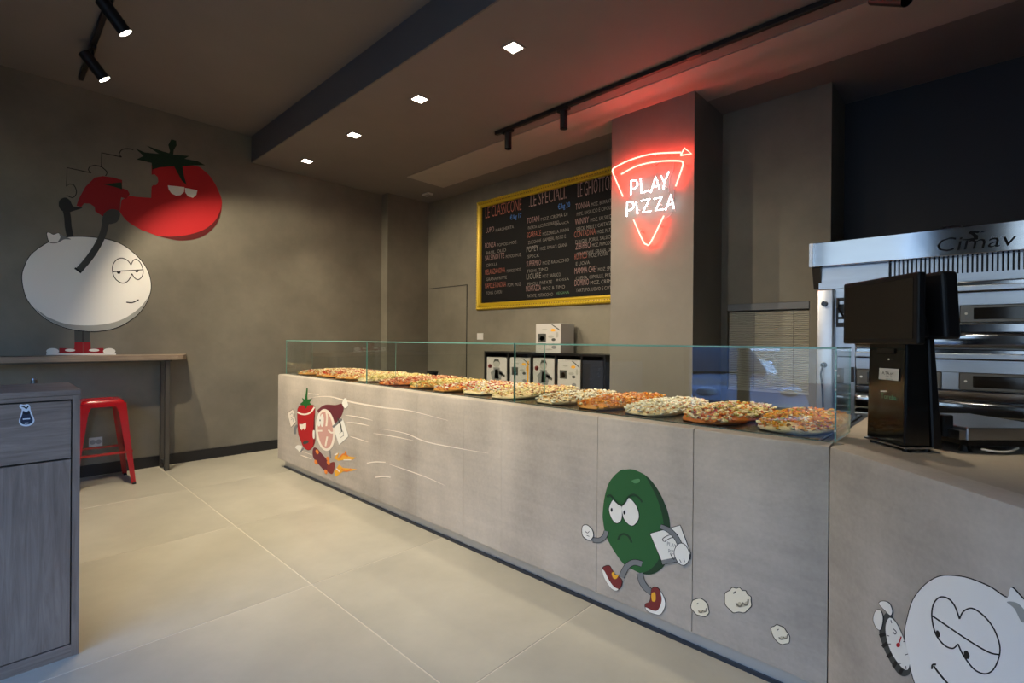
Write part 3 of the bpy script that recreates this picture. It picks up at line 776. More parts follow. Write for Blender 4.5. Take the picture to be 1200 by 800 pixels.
o = thing('painted_ham', 'painted running ham slice with maroon rind and shoes on the counter front', 'mural', tuple(FRONT.pt((386, 556))))
paint('rind', A1([(565, 430), (600, 370), (680, 322), (760, 320), (850, 325), (935, 303), (965, 340), (970, 390), (935, 500), (880, 570), (840, 640), (780, 640), (700, 560)]), FRONT, 1.2 * T, PWINE, o)
paint('bone', A1([(950, 310), (960, 260), (985, 220), (1015, 228), (1025, 270), (1042, 320), (1020, 365), (985, 370)]), FRONT, 1.7 * T, PW, o)
paint('fat_rim', ell(381.8, 503.6, 11.4, 24.6, -4, 18), FRONT, 1.8 * T, PCREAM, o)
paint('cut_face', ell(381.6, 503.6, 8.8, 21.6, -4, 18), FRONT, 2.2 * T, PHAM, o)
strokes('marbling', [A1([(700, 420), (715, 520), (703, 655)]), A2([(720, 150), (705, 220), (690, 300)]), A2([(560, 62), (640, 60)]), A2([(735, 45), (780, 90), (830, 80)])], 2.0, FRONT, 2.6 * T, PCREAM, o)
for c in ((374.2, 492), (377.8, 492.5)):
    paint('eye', ell(c[0], c[1], 2.0, 7.6), FRONT, 2.7 * T, PW, o)
paint('pupil', ell(375.4, 492.3, 0.6, 1.1), FRONT, 3.1 * T, INK, o)
b2 = [(392.3, 499.5), (402, 490.5), (408, 509), (408, 511.5), (397.5, 521), (392.3, 504.5)]
paint('box_outline', grow(b2, 0.6), FRONT, 1.6 * T, PMID, o, smooth=False)
paint('pizza_box', b2, FRONT, 2.0 * T, PW, o, smooth=False)
strokes('box_drawing', [[(398, 508), (402, 505), (403, 511)], [(399, 513), (403, 510)]], 0.7, FRONT, 2.4 * T, PMID, o)
stroke('limb', A1([(805, 670), (950, 545)]), 2.6, FRONT, 2.5 * T, PGREY, o)
stroke('limb', A1([(880, 530), (925, 630), (945, 745)]), 1.5, FRONT, 2.5 * T, PDG, o)
stroke('limb', A2([(758, 375), (768, 490)]), 1.7, FRONT, 1.2 * T, PGREY, o)
paint('shoe', A2([(487, 380), (510, 322), (560, 340), (630, 420), (720, 525), (740, 600), (700, 685), (640, 650), (560, 560), (500, 480)]), FRONT, 1.6 * T, PWINE, o)
paint('shoe', A2([(720, 600), (770, 560), (828, 552), (828, 650), (795, 735), (745, 715), (712, 680)]), FRONT, 2 * T, PMAR, o)
for c in ((560, 390), (735, 560), (540, 550), (695, 700), (728, 500)):
    paint('shoelace', A2(ell(c[0], c[1], 22, 38, -20)), FRONT, 2.4 * T, PORANGE, o)

o = thing('painted_flames', 'painted yellow and orange flames trailing the ham on the counter front', 'mural', tuple(FRONT.pt((402, 552))))
for pts, m in ((A2([(815, 490), (900, 400), (870, 490), (960, 430), (1000, 400), (1010, 450), (1100, 470), (1170, 480), (1090, 520), (970, 515), (890, 530)]), PYEL),
               (A2([(820, 700), (900, 590), (960, 640), (1090, 650), (1180, 665), (1090, 690), (960, 700), (900, 740), (850, 780)]), PYEL)):
    paint('flame', pts, FRONT, T, m, o, smooth=False)
strokes('flame_tip', [A2([(900, 500), (960, 430), (1000, 440)]), A2([(1000, 380), (1010, 440), (1040, 460)]), A2([(940, 660), (1020, 690), (1090, 655)])], 2.0, FRONT, 1.5 * T, PORANGE, o)
for st_ in [A2([(830, 440), (880, 415)]), A2([(970, 515), (1090, 515)]), A2([(860, 650), (910, 700)]), [(430, 542.5), (440, 541), (452, 541.5)], [(440, 559), (450, 558), (458, 559)]]:
    stroke('flame_streak', st_, 1.4, FRONT, 1.6 * T, PCREAM, o)

o = thing('painted_speed_lines', 'thin white painted speed streaks trailing the runners on the counter front', 'mural', tuple(FRONT.pt((460, 560))))
for pts, w in (([(362.5, 466), (386, 464.5), (412.5, 471), (450, 477.5), (480, 481), (525, 492.5)], 2.0), ([(361, 460.5), (374, 462.5)], 1.3), ([(404, 486), (420, 488.5), (437, 492.5)], 1.5), ([(406, 494.5), (420, 496), (434, 499)], 1.5), ([(410, 511), (420, 514), (432, 518)], 1.2),
               ([(444, 502), (475, 507.5), (500, 517.5), (537.5, 525), (572.5, 531)], 1.4), ([(437.5, 507.5), (460, 511), (485, 516)], 1.1), ([(452.5, 542.5), (475, 550), (500, 559), (522.5, 569)], 1.1), ([(352, 533), (358, 535), (366, 538)], 1.3), ([(354, 528.5), (366, 533)], 1.0)):
    stroke('streak', pts, w, FRONT, T, PCREAM, o, taper=True)

# --- white ball with stopwatch on the angled end
B4 = lambda l: sc(l, 4.0, 980, 600)
o = thing('painted_white_ball', 'large painted white ball face with sleepy eyes on the angled counter end', 'mural', tuple(RET.pt((1120, 870))))
ball = [(1061, 745), (1064, 725), (1071, 702.5), (1085, 685), (1100, 676), (1115, 674.5), (1135, 677.5), (1160, 687.5), (1180, 700), (1184, 691), (1187.5, 689), (1200, 702), (1214, 712), (1224, 740), (1222, 790), (1200, 835), (1165, 855), (1120, 850), (1092, 830), (1075, 805), (1066, 775)]
paint('outline', grow(ball, 1.3), RET, T, INK, o); paint('ball', ball, RET, 1.5 * T, PBALL, o)
paint('knot_shade', [(1181, 705), (1190, 713), (1199, 729), (1206, 722), (1194, 707)], RET, 2 * T, PMID, o)
strokes('eye_line', [B4([(582, 500), (560, 440), (530, 405), (490, 398), (460, 430), (452, 490), (470, 570), (510, 622), (550, 638), (575, 617)]), B4([(582, 500), (600, 465), (640, 450), (690, 480), (740, 540), (770, 620), (767, 680), (740, 738), (700, 757), (650, 735), (600, 670), (575, 617)]), B4([(455, 486), (520, 530), (600, 585), (680, 635), (730, 660), (768, 667)])], 1.8, RET, 2 * T, INK, o)
paint('pupil', ell(1100, 742.5, 2.1, 4.2, -15), RET, 2.1 * T, INK, o); paint('pupil', ell(1133.8, 767, 2.9, 5.2, -20), RET, 2.1 * T, INK, o)
strokes('mouth', [B4([(452, 735), (455, 715), (472, 713)]), B4([(460, 720), (490, 760), (530, 806)])], 2.2, RET, 2 * T, INK, o)
o = thing('painted_stopwatch', 'painted stopwatch with red hand held by white fingers on the angled counter end', 'mural', tuple(RET.pt((1060, 792))))
rim = B4([(203, 560), (213, 505), (238, 470), (262, 488), (300, 545), (332, 640), (350, 715), (342, 758), (312, 768), (280, 742), (240, 672), (215, 610)])
paint('rim', rim, RET, T, PDG, o)
strokes('rim_stripe', [B4([(205, 580), (232, 570)]), B4([(218, 630), (246, 610)]), B4([(243, 680), (262, 660)]), B4([(270, 725), (285, 700)]), B4([(300, 755), (312, 735)])], 4.2, RET, 1.4 * T, INK, o)
paint('dial', B4([(234, 545), (243, 505), (260, 496), (290, 530), (328, 620), (346, 690), (338, 736), (312, 728), (270, 672), (244, 610)]), RET, 1.8 * T, PW, o)
strokes('tick', [B4([(260, 505), (264, 520)]), B4([(240, 577), (252, 580)]), B4([(246, 617), (260, 617)]), B4([(318, 607), (328, 605)]), B4([(328, 668), (340, 664)]), B4([(330, 720), (332, 735)]), B4([(300, 712), (308, 706)]), B4([(270, 545), (285, 560), (280, 572), (270, 560)])], 0.9, RET, 2.2 * T, INK, o)
strokes('watch_hand', [B4([(293, 630), (309, 582)])], 1.6, RET, 2.4 * T, PRED, o)
paint('watch_hub', ell(1053.6, 755.5, 2.2, 2.6), RET, 2.6 * T, PRED, o)
for f in (B4([(205, 428), (225, 417), (252, 428), (266, 462), (258, 482), (235, 462)]), B4([(178, 495), (190, 462), (212, 462), (222, 500), (212, 548), (196, 545), (182, 520)])):
    paint('finger_outline', grow(f, 0.8), RET, 2.2 * T, INK, o); paint('finger', f, RET, 2.6 * T, PW, o)

# --- left wall murals
C5 = lambda l: sc(l, 7.275, 60, 160)
C6 = lambda l: sc(l, 6.15, 160, 160)
C7 = lambda l: sc(l, 5.0, 15, 260)
LT = 0.003
o = thing('painted_tomato', 'big painted red tomato with half closed eyes, missing a puzzle piece', 'mural', tuple(LEFTW.pt((205, 282))))
tb = [(140.4, 248), (149, 259), (166, 269.5)] + C6([(60, 680), (150, 715), (250, 740), (330, 748), (430, 735), (520, 690), (590, 600), (615, 480), (590, 390), (540, 300), (480, 240), (430, 212), (300, 200), (200, 200)])
tb = spline(tb, False, 5) + C6([(108, 205), (108, 275), (130, 272), (152, 292), (156, 325), (140, 350), (118, 350), (108, 362), (105, 442), (0, 434)]) + C5([(668, 505), (600, 540)])
paint('body', tb, LEFTW, LT, PRED, o, smooth=False)
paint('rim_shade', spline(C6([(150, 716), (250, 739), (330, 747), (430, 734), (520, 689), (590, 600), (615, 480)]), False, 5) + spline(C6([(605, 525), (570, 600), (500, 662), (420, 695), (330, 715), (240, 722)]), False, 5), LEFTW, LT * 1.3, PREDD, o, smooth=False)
paint('calyx', C6([(-10, 85), (60, 115), (160, 125), (70, 65), (190, 108), (235, 120), (240, 105), (228, 60), (250, 20), (285, 30), (288, 65), (268, 95), (264, 130), (380, 140), (345, 160), (440, 178), (495, 207), (420, 207), (330, 215), (340, 280), (360, 348), (325, 318), (270, 215), (170, 222), (112, 238), (108, 190), (0, 165), (50, 140)]), LEFTW, LT * 1.4, PDGREEN, o, smooth=False)
for e in (C6([(225, 352), (285, 358), (345, 365), (341, 400), (315, 422), (285, 426), (250, 408), (232, 382)]), C6([(348, 370), (395, 378), (438, 386), (430, 420), (405, 441), (370, 430), (350, 402)])):
    paint('eye', e, LEFTW, LT * 1.5, PW, o, smooth=False)
o = thing('painted_tomato_piece', 'dark red tomato jigsaw piece painted in the raised hands on the left wall', 'mural', tuple(LEFTW.pt((118, 254))))
paint('piece', [(89.6, 241), (92.3, 232.9), (99.9, 219), (110.9, 208), (120.5, 206.3), (132.9, 208), (143, 210.9), (143, 220.5), (149.3, 222.5), (152, 227.4), (148, 232.9), (142, 231), (141, 236), (140.4, 248), (131, 251), (120.5, 253.5), (111.5, 247.3), (110.9, 242.5), (105.4, 238.6), (98.5, 238.4), (95, 242.5)], LEFTW, LT * 1.2, pm('deep_red', '#8f1a20'), o, smooth=False)
paint('leaf', C5([(440, 405), (600, 390), (605, 450), (540, 430)]), LEFTW, LT * 1.4, PDGREEN, o, smooth=False)
o = thing('painted_jigsaw_outline', 'thin black jigsaw outline painted above the white ball on the left wall', 'mural', tuple(LEFTW.pt((90, 232))))
strokes('outline', [C5([(150, 405), (130, 425), (135, 265), (340, 310)]), C5([(428, 260), (428, 138), (600, 175)])], 1.0, LEFTW, LT, INK, o, smooth=False)
strokes('outline_curve', [C5([(340, 310), (318, 285), (330, 258), (370, 246), (425, 258), (470, 295), (472, 320), (462, 335)]), C5([(600, 175), (580, 150), (600, 115), (645, 103), (700, 112)]), C5([(150, 405), (190, 412), (213, 455), (210, 495), (180, 520), (130, 500)])], 1.0, LEFTW, LT, INK, o)
o = thing('painted_ball_figure', 'painted white ball figure in red shoes holding the puzzle piece on the left wall', 'mural', tuple(LEFTW.pt((95, 415.5))))
bb = C7([(55, 330), (70, 260), (110, 190), (200, 125), (270, 100), (350, 88), (450, 90), (560, 105), (650, 140), (740, 215), (790, 290), (808, 370), (795, 440), (750, 520), (680, 580), (600, 620), (500, 638), (400, 635), (300, 615), (200, 570), (120, 500), (75, 430)])
paint('leg', C7([(360, 625), (452, 625), (450, 705), (362, 705)]), LEFTW, LT * 0.8, PDG, o, smooth=False)
stroke('leg_gap', C7([(410, 640), (410, 700)]), 1.0, LEFTW, LT, INK, o)
paint('shoe', C7([(362, 703), (410, 703), (410, 776), (275, 776), (272, 738), (360, 742)]), LEFTW, LT, pm('shoe_red', '#9a1f24'), o, smooth=False)
paint('shoe', C7([(412, 703), (455, 703), (457, 742), (530, 738), (535, 776), (412, 776)]), LEFTW, LT, pm('shoe_red', '#9a1f24'), o, smooth=False)
for e in (ell(233, 757, 37, 18), ell(565, 757, 36, 18), ell(335, 751, 30, 8), ell(476, 751, 30, 8)):
    paint('toe_cap', C7(e), LEFTW, LT * 1.3, PW, o)
paint('sole', C7([(196, 770), (604, 770), (604, 779), (196, 779)]), LEFTW, LT * 1.4, PW, o, smooth=False)
paint('body_outline', grow(bb, 0.9), LEFTW, LT, INK, o); paint('body', bb, LEFTW, LT * 1.4, PBALL, o)
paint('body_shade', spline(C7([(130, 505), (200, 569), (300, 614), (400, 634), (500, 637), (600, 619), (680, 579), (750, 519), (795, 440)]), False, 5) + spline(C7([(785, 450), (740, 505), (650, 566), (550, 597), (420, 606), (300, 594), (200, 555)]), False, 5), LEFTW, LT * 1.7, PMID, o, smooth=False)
kn = C7([(200, 68), (215, 64), (238, 75), (268, 66), (278, 90), (262, 118), (215, 116)])
paint('knot_outline', grow(kn, 0.8), LEFTW, LT * 1.7, INK, o); paint('knot', kn, LEFTW, LT * 2, PBALL, o)
paint('knot_shade', C7([(272, 68), (300, 84), (340, 102), (300, 103), (262, 122), (278, 92)]), LEFTW, LT * 2.1, PGREY, o)
strokes('eye_line', [C7([(692, 252), (672, 226), (640, 212), (610, 220), (587, 250), (584, 292), (602, 335), (640, 358), (670, 349), (690, 322), (696, 303)]), C7([(692, 252), (705, 226), (725, 219), (748, 242), (763, 285), (756, 320), (735, 338), (714, 329), (697, 303)]), C7([(583, 293), (640, 287), (700, 284), (760, 280)])], 1.0, LEFTW, LT * 2, INK, o)
paint('pupil', C7([(608, 293), (632, 291), (628, 303), (614, 304)]), LEFTW, LT * 2.1, INK, o, smooth=False); paint('pupil', C7([(715, 286), (738, 284), (732, 295), (720, 295)]), LEFTW, LT * 2.1, INK, o, smooth=False)
stroke('mouth', C7([(665, 470), (700, 472), (737, 455)]), 1.2, LEFTW, LT * 2, INK, o)
stroke('arm', [(92, 317), (104, 303), (114, 288), (120.5, 274), (124, 260)], 8, LEFTW, LT * 2.1, PDG, o)
stroke('arm_cuff', [(87.5, 314), (95, 319.5)], 2.2, LEFTW, LT * 2.3, INK, o)
paint('glove', [(120.5, 253.5), (124, 248), (131, 245), (139, 247), (140.5, 253), (137, 260), (130, 262.5), (128, 262.5), (120, 262)], LEFTW, LT * 2.2, PDG, o)
stroke('arm', [(82.5, 278), (80, 266), (79, 254), (77, 244)], 8, LEFTW, LT * 1.2, pm('charcoal', '#2b2c2a'), o)
paint('glove', C5([(65, 590), (75, 540), (120, 520), (160, 545), (190, 595), (265, 607), (180, 637), (140, 650), (90, 630)]), LEFTW, LT * 1.6, pm('charcoal', '#2b2c2a'), o)

# ------------------------------------------------------------------ wall shelf table, stool, socket
tb_ = thing('wall_bar_table', 'narrow oak bar table on dark steel legs along the mural wall', 'table', (-5.95, 0.6, 0))
bm = bmesh.new()
prof = [(-5.80, -1.2), (-5.80, 1.30), (-5.815, 1.345), (-5.85, 1.375), (-6.125, 1.445), (-6.125, -1.2)]
obj('table_top', slab([Vector((x, y, 1.15)) for x, y in prof], Vector((0, 0, 1)), 0.048), M_WOODT, tb_)
for y in (1.225, -0.9):
    obj('leg', BX(-5.89, -5.85, y - 0.02, y + 0.02, 0.0, 1.101, 0.003, 1), M_GREYMETAL, tb_)
    obj('leg', BX(-6.08, -6.04, y - 0.02, y + 0.02, 0.0, 1.101, 0.003, 1), M_GREYMETAL, tb_)
    obj('foot_bar', BX(-6.04, -5.89, y - 0.015, y + 0.015, 0.06, 0.09, 0.003, 1), M_GREYMETAL, tb_)
# bottom closing face of the top
obj('support_rail', BX(-6.08, -5.86, -1.1, 1.26, 1.085, 1.1015), M_GREYMETAL, tb_)

SX, SY = -5.745, 0.70
st = thing('bar_stool', 'glossy red metal bar stool under the wall table', 'stool', (SX, SY, 0))
def sq(h, z, r, n=5):
    pts = []
    for cx, cy, a0 in ((h - r, h - r, 0), (-h + r, h - r, 90), (-h + r, -h + r, 180), (h - r, -h + r, 270)):
        for k in range(n + 1):
            a = math.radians(a0 + 90 * k / n)
            pts.append(Vector((SX + cx + r * math.cos(a), SY + cy + r * math.sin(a), z)))
    return pts
bm = bmesh.new()
rg = [[bm.verts.new(p) for p in sq(h, z, r)] for h, z, r in ((0.157, 0.705, 0.03), (0.152, 0.735, 0.035), (0.146, 0.754, 0.04), (0.135, 0.764, 0.045), (0.12, 0.764, 0.045), (0.11, 0.758, 0.045))]
n = len(rg[0])
for A, B in zip(rg, rg[1:]):
    for i in range(n): bm.faces.new((A[i], A[(i + 1) % n], B[(i + 1) % n], B[i]))
bm.faces.new(rg[-1])
obj('seat', bm, M_RED, st, smooth=True)
ft = 0.222
for sx in (-1, 1):
    for sy in (-1, 1):
        bm = bmesh.new()
        def corner(h, z, w):   # an L-shaped folded leg section
            c = Vector((SX + sx * h, SY + sy * h, z))
            return [c, c + Vector((-sx * w, 0, 0)), c + Vector((-sx * w, -sy * 0.004, 0)), c + Vector((-sx * 0.004, -sy * 0.004, 0)), c + Vector((-sx * 0.004, -sy * w, 0)), c + Vector((0, -sy * w, 0))]
        R_ = [[bm.verts.new(p) for p in corner(h, z, w)] for h, z, w in ((0.158, 0.735, 0.085), (0.165, 0.66, 0.062), (0.19, 0.37, 0.048), (ft, 0.012, 0.032))]
        for A, B in zip(R_, R_[1:]):
            for i in range(6): bm.faces.new((A[i], A[(i + 1) % 6], B[(i + 1) % 6], B[i]))
        bm.faces.new(R_[0][::-1]); bm.faces.new(R_[-1])
        lg = obj('leg', bm, M_RED, st)
        c = Vector((SX + sx * (ft - 0.012), SY + sy * (ft - 0.012), 0))
        obj('rubber_foot', BX(c.x - 0.014, c.x + 0.014, c.y - 0.014, c.y + 0.014, 0, 0.018, 0.003, 1), M_BLACKPLASTIC, lg)
hh = 0.196
for s in (-1, 1):
    obj('crossbar', BX(SX - hh, SX + hh, SY + s * hh - 0.006, SY + s * hh + 0.006, 0.285, 0.305), M_RED, st)
    obj('crossbar', BX(SX + s * hh - 0.006, SX + s * hh + 0.006, SY - hh, SY + hh, 0.285, 0.305), M_RED, st)

def wallplate(name, label, cat, c, n, w, h, sock=False):
    n = Vector(n); u = Vector((0, 0, 1)).cross(n)
    t = thing(name, label, cat, tuple(c))
    def pb(du, dz, d0, d1, a, b):
        q = [c + u * (du + i * a) + Vector((0, 0, dz + j * b)) + n * d1 for i, j in ((-1, -1), (1, -1), (1, 1), (-1, 1))]
        return slab(q, n, d1 - d0)
    obj('cover_plate', pb(0, 0, 0, 0.008, w / 2, h / 2), M_WHITE, t)
    if sock:
        for s in (-1, 1):
            p = c + u * (s * w * 0.22)
            obj('socket_well', CYL(p + n * 0.0075, p + n * 0.009, h * 0.26, n=20), mat('socket_grey', (0.33, 0.32, 0.30), 0.5), t)
    else:
        for s in (-1, 0, 1): obj('switch_rocker', pb(s * w * 0.26, 0, 0.007, 0.0105, w * 0.115, h * 0.3), M_WHITE, t)
wallplate('wall_socket', 'white wall socket plate seen through the legs of the red stool', 'socket', at('x', XL, 112, 517.5), (1, 0, 0), 0.10, 0.085, True)
wallplate('light_switch', 'white switch plate on the wall below the menu board', 'light switch', at('y', YB, 563, 394), (0, -1, 0), 0.115, 0.085)
wallplate('light_switch', 'narrow white switch plate beside the column above the dark shelf unit', 'light switch', at('y', YB, 709.5, 427), (0, -1, 0), 0.07, 0.15)

# ------------------------------------------------------------------ cabinet on the left
KX, KY = -2.72, 0.265
cb = thing('wood_cabinet', 'grey oak cabinet with drawer and door at the left edge', 'cabinet', (-2.95, -0.2, 0))
KY0 = -0.75
obj('top', BX(-3.185, KX + 0.003, KY0, KY + 0.003, 1.062 + 0.018, 1.102, 0.0015, 1), M_WOODH, cb)
obj('side_panel', BX(-3.18, KX, KY - 0.024, KY, 0.0, 1.079), M_WOODV, cb)
obj('side_panel', BX(-3.18, KX, KY0, KY0 + 0.024, 0.0, 1.079), M_WOODV, cb)
obj('top_rail', BX(-3.18, KX, KY0 + 0.024, KY - 0.0245, 1.063, 1.079), M_WOODH, cb)
obj('bottom_rail', BX(-3.18, KX, KY0 + 0.024, KY - 0.0245, 0.0, 0.050), M_WOODH, cb)
obj('back_panel', BX(-3.18, KX - 0.03, KY0 + 0.024, KY - 0.0245, 0.05, 1.06), M_BASE, cb)
obj('drawer', BX(KX - 0.029, KX - 0.002, KY0 + 0.027, KY - 0.028, 0.822, 1.057, 0.001, 1), M_WOODH, cb)
obj('door', BX(KX - 0.029, KX - 0.002, KY0 + 0.46, KY - 0.028, 0.054, 0.815, 0.001, 1), M_WOODV, cb)
obj('door', BX(KX - 0.029, KX - 0.002, KY0 + 0.027, KY0 + 0.457, 0.054, 0.815, 0.001, 1), M_WOODV, cb)
CABF = Plane((KX - 0.002, 0, 0), (1, 0, 0), (0, 1, 0))
S8 = lambda l: sc(l, 6.667, 0, 440)
sk = thing('aubergine_sticker', 'white edged navy aubergine shaped sticker on the cabinet drawer', 'sticker', tuple(CABF.pt((31, 500))))
eg = S8([(150, 236), (163, 223), (188, 228), (215, 222), (234, 236), (240, 270), (262, 325), (269, 352), (252, 380), (215, 395), (178, 392), (154, 378), (148, 350), (162, 305), (170, 265), (155, 250)])
paint('sticker_edge', eg, CABF, 0.0006, pm('sticker_white', '#dcdde0'), sk)
paint('sticker_fill', S8([(180, 275), (205, 282), (228, 272), (240, 305), (256, 345), (244, 370), (213, 382), (180, 380), (162, 366), (160, 340), (174, 300)]), CABF, 0.001, pm('sticker_navy', '#2c3142'), sk)
strokes('sticker_leaf', [S8([(168, 238), (190, 245), (205, 258)]), S8([(205, 258), (222, 236)]), S8([(182, 290), (205, 300), (230, 288)])], 1.4, CABF, 0.0013, INK, sk)
strokes('sticker_lettering', [S8([(178, 340), (235, 336)]), S8([(192, 372), (222, 370)])], 1.3, CABF, 0.0014, pm('sticker_white', '#dcdde0'), sk)
ci = at('z', 1.102, 39.5, 448.5)
t = thing('steel_cap', 'tiny grey metal cap standing on the wood cabinet', 'cap', (ci.x + 0.02, ci.y, 1.102))
obj('cap_body', CYL((ci.x + 0.02, ci.y, 1.102), (ci.x + 0.02, ci.y, 1.118), 0.013, 0.011, n=16), M_GREYMETAL, t)
obj('cap_top', CYL((ci.x + 0.02, ci.y, 1.118), (ci.x + 0.02, ci.y, 1.124), 0.009, 0.006, n=16), M_STEELMATT, t)

# ------------------------------------------------------------------ menu board
BX0, BX1, BZ0, BZ1 = -4.885, -2.50, 1.715, 3.16
FWD = 0.095
mb = thing('menu_board', 'large black chalk menu board in an ornate yellow gold frame', 'menu board', ((BX0 + BX1) / 2, YB, BZ0))
obj('blackboard', BX(BX0 + FWD * 0.8, BX1 - FWD * 0.8, YB - 0.022, YB - 0.004, BZ0 + FWD * 0.8, BZ1 - FWD * 0.8), M_SLATE, mb)
fr_prof = [(0.0, 0.012), (0.010, 0.040), (0.022, 0.046), (0.034, 0.036), (0.055, 0.034), (0.072, 0.044), (0.086, 0.040), (FWD, 0.022), (FWD, 0.002), (0, 0.002)]
def frame_side(a, b, inw):
    """mitred moulding from outer corner a to b, inwards direction inw"""
    a, b = Vector(a), Vector(b); d = (b - a).normalized(); bm = bmesh.new()
    A = [bm.verts.new(a + inw * w + d * w + Vector((0, -h, 0))) for w, h in fr_prof]
    B = [bm.verts.new(b + inw * w - d * w + Vector((0, -h, 0))) for w, h in fr_prof]
    n = len(fr_prof)
    for i in range(n): bm.faces.new((A[i], A[(i + 1) % n], B[(i + 1) % n], B[i]))
    return bm
cs = [(BX0, YB, BZ0), (BX1, YB, BZ0), (BX1, YB, BZ1), (BX0, YB, BZ1)]
iw = [Vector((0, 0, 1)), Vector((-1, 0, 0)), Vector((0, 0, -1)), Vector((1, 0, 0))]
for i in range(4):
    obj('frame', frame_side(cs[i], cs[(i + 1) % 4], iw[i]), M_GOLD, mb, smooth='auto')
# carved beads of the frame
bm = bmesh.new()
def bead(x, z, r):
    m = Matrix.Translation((x, YB - 0.047, z)) @ Matrix.Diagonal((r, r * 0.5, r, 1))
    bmesh.ops.create_icosphere(bm, subdivisions=1, radius=1, matrix=m)
x = BX0 + 0.02
while x < BX1:
    bead(x, BZ0 + 0.022, 0.009); bead(x, BZ1 - 0.022, 0.009); x += 0.034
z = BZ0 + 0.05
while z < BZ1 - 0.03:
    bead(BX0 + 0.022, z, 0.009); z += 0.034
obj('frame_beading', bm, mat('bright_gold', (0.62, 0.45, 0.05), 0.35, metal=0.3), mb, kind='stuff')
bm = bmesh.new(); x = BX0 + 0.037
while x < BX1:
    BX(x - 0.008, x + 0.008, YB - 0.0365, YB - 0.03, BZ0 + 0.040, BZ0 + 0.052, bm=bm); BX(x - 0.008, x + 0.008, YB - 0.0365, YB - 0.03, BZ1 - 0.052, BZ1 - 0.040, bm=bm); x += 0.034
obj('frame_carving', bm, M_GOLDDK, mb, kind='stuff')
BRD = Plane((0, YB - 0.022, 0), (0, -1, 0), (1, 0, 0))
CRED, CWHT, CBLU, CPNK, CGRN = pm('chalk_red', '#8d5244'), pm('chalk_white', '#7d7974'), pm('chalk_blue', '#3f6fb0'), pm('chalk_pink', '#8b706e'), pm('chalk_green', '#4f7a5c')
def chalk(px, x_end, body, h, m, bold=0.0):
    """one chalk word: baseline starts at px and the word is as wide as the board between the two columns"""
    p, e = BRD.pt(px), BRD.pt((x_end, px[1]))
    o = text_mesh('chalk_lettering', body, p, BRD, h, m, mb, sx=1.0, lay=0.0015, bold=bold)
    xs = [v.co.x for v in o.data.vertices]; k = (e.x - p.x) / (max(xs) - min(xs)); x0 = min(xs)
    b0 = p.x - wloc(mb).x
    for v in o.data.vertices: v.co.x = b0 + (v.co.x - x0) * k
chalk((569, 256), 611, 'LE CLASSICONE', 0.150, CRED); chalk((620, 243), 663.5, '.LE SPECIALI.', 0.160, CPNK); chalk((677, 231.5), 723, 'LE GHIOTTONE', 0.165, CPNK)
chalk((598, 257.5), 611, '€/kg 17', 0.055, CBLU, 0.01); chalk((654, 245.5), 668, '€/kg 20', 0.06, CBLU, 0.01)
def entry(x, y, a, xa, b, xb, c, xc, m, sl=-0.17):
    chalk((x, y), xa, a, 0.068, m, 0.004)
    chalk((xa + 2, y + (xa + 2 - x) * sl), xb, b, 0.04, CWHT)
    if c: chalk((x + 1.5, y + 7.2), xc, c, 0.04, CWHT)
for r in ((569.5, 273, 'LUPO', 579, 'MARGHERITA', 602, '', 0, CPNK, -.12), (568.5, 291, 'PONZA', 581, 'POMOD. MOZ.', 606, 'BASIL. OLIO', 593, CPNK, -.13), (568.5, 305.5, 'SALSINOTTE', 591, 'POMOD. MOZ.', 611, 'CIPOLLA', 583, CPNK, -.12),
          (568.5, 322, 'MELANZANONA', 592, 'POMOD. MOZ.', 611, 'GRANA FRITTE', 594, CRED, -.10), (568.5, 338, 'NAPOLETANONA', 593, 'POM. MOZ.', 611, 'TONN. CAPERI', 588, CRED, -.08)):
    entry(*r)
for r in ((617.5, 262, 'TOTANI', 632, 'MOZ, CREMA DI', 665, 'PATATA ALICI, ROSMARINO', 655, CPNK, -.18), (617.5, 279, 'SCARFACE', 634, 'MOZZARELLA, PANNA', 667, 'ZUCCHINE, GAMBERI, PESTO E', 663, CRED, -.15), (617, 295.5, 'POPEY', 631, 'MOZ, SPINACI, GRANA', 665, 'SPECK', 632, CWHT, -.13),
          (617, 312.5, 'SUPERMEO', 634, 'MOZ, RADICCHIO', 667, 'FICHI, TIMO', 642, CPNK, -.12), (617, 327.5, 'LIGURE', 634, 'MOZ, BASILICO', 657, 'PINOLI, PATATE', 647, CWHT, -.10), (616.5, 341.5, 'MORTAZZA', 634, 'MOZ & TIMO', 662, 'PATATE, PISTACCHIO', 648, CPNK, -.08)):
    entry(*r)
chalk((652, 345), 667, 'VEGANA', 0.03, CGRN); chalk((651, 264.5), 667, 'BIANCA', 0.028, CWHT); chalk((652, 329.5), 667, 'ROSSA', 0.026, CWHT)
chalk((619, 292), 630, 'PEPE NERO', 0.03, CWHT)
for r in ((674.5, 246, 'TONNA', 691, 'MOZ, BURRATA', 719, 'PEPE, BASILICO E CIPOLLA', 720, CPNK, -.22), (674, 263.5, 'WINNY', 690, 'MOZ, SALSICCIA', 720, 'SPECK, MIELE E CASTAGNE', 720, CPNK, -.19), (673, 278.5, 'CONTADINA', 698, 'MOZ, PATATE', 722, 'FUNGHI, PORRI, SALSICCIA', 722, CRED, -.17), (674.5, 292.5, 'ZIBIBBO', 692, 'MOZ, POMODORO', 722, 'MELANZANE, GRANA, OLIVE', 722, CPNK, -.15),
          (673.5, 304, 'RUSTICO', 688, 'MOZ, PORRI', 712, 'E UOVA', 691, CRED, -.13), (673.5, 321, 'MAMMA CHE?', 699, 'MOZ, SPECK', 722, 'CREMA, CIPOLLE, PESTO', 722, CPNK, -.11), (673.5, 335, 'DOMINO', 690, 'MOZ, CREMA', 720, 'TARTUFO, UOVO E COTTO', 722, CPNK, -.09)):
    entry(*r)

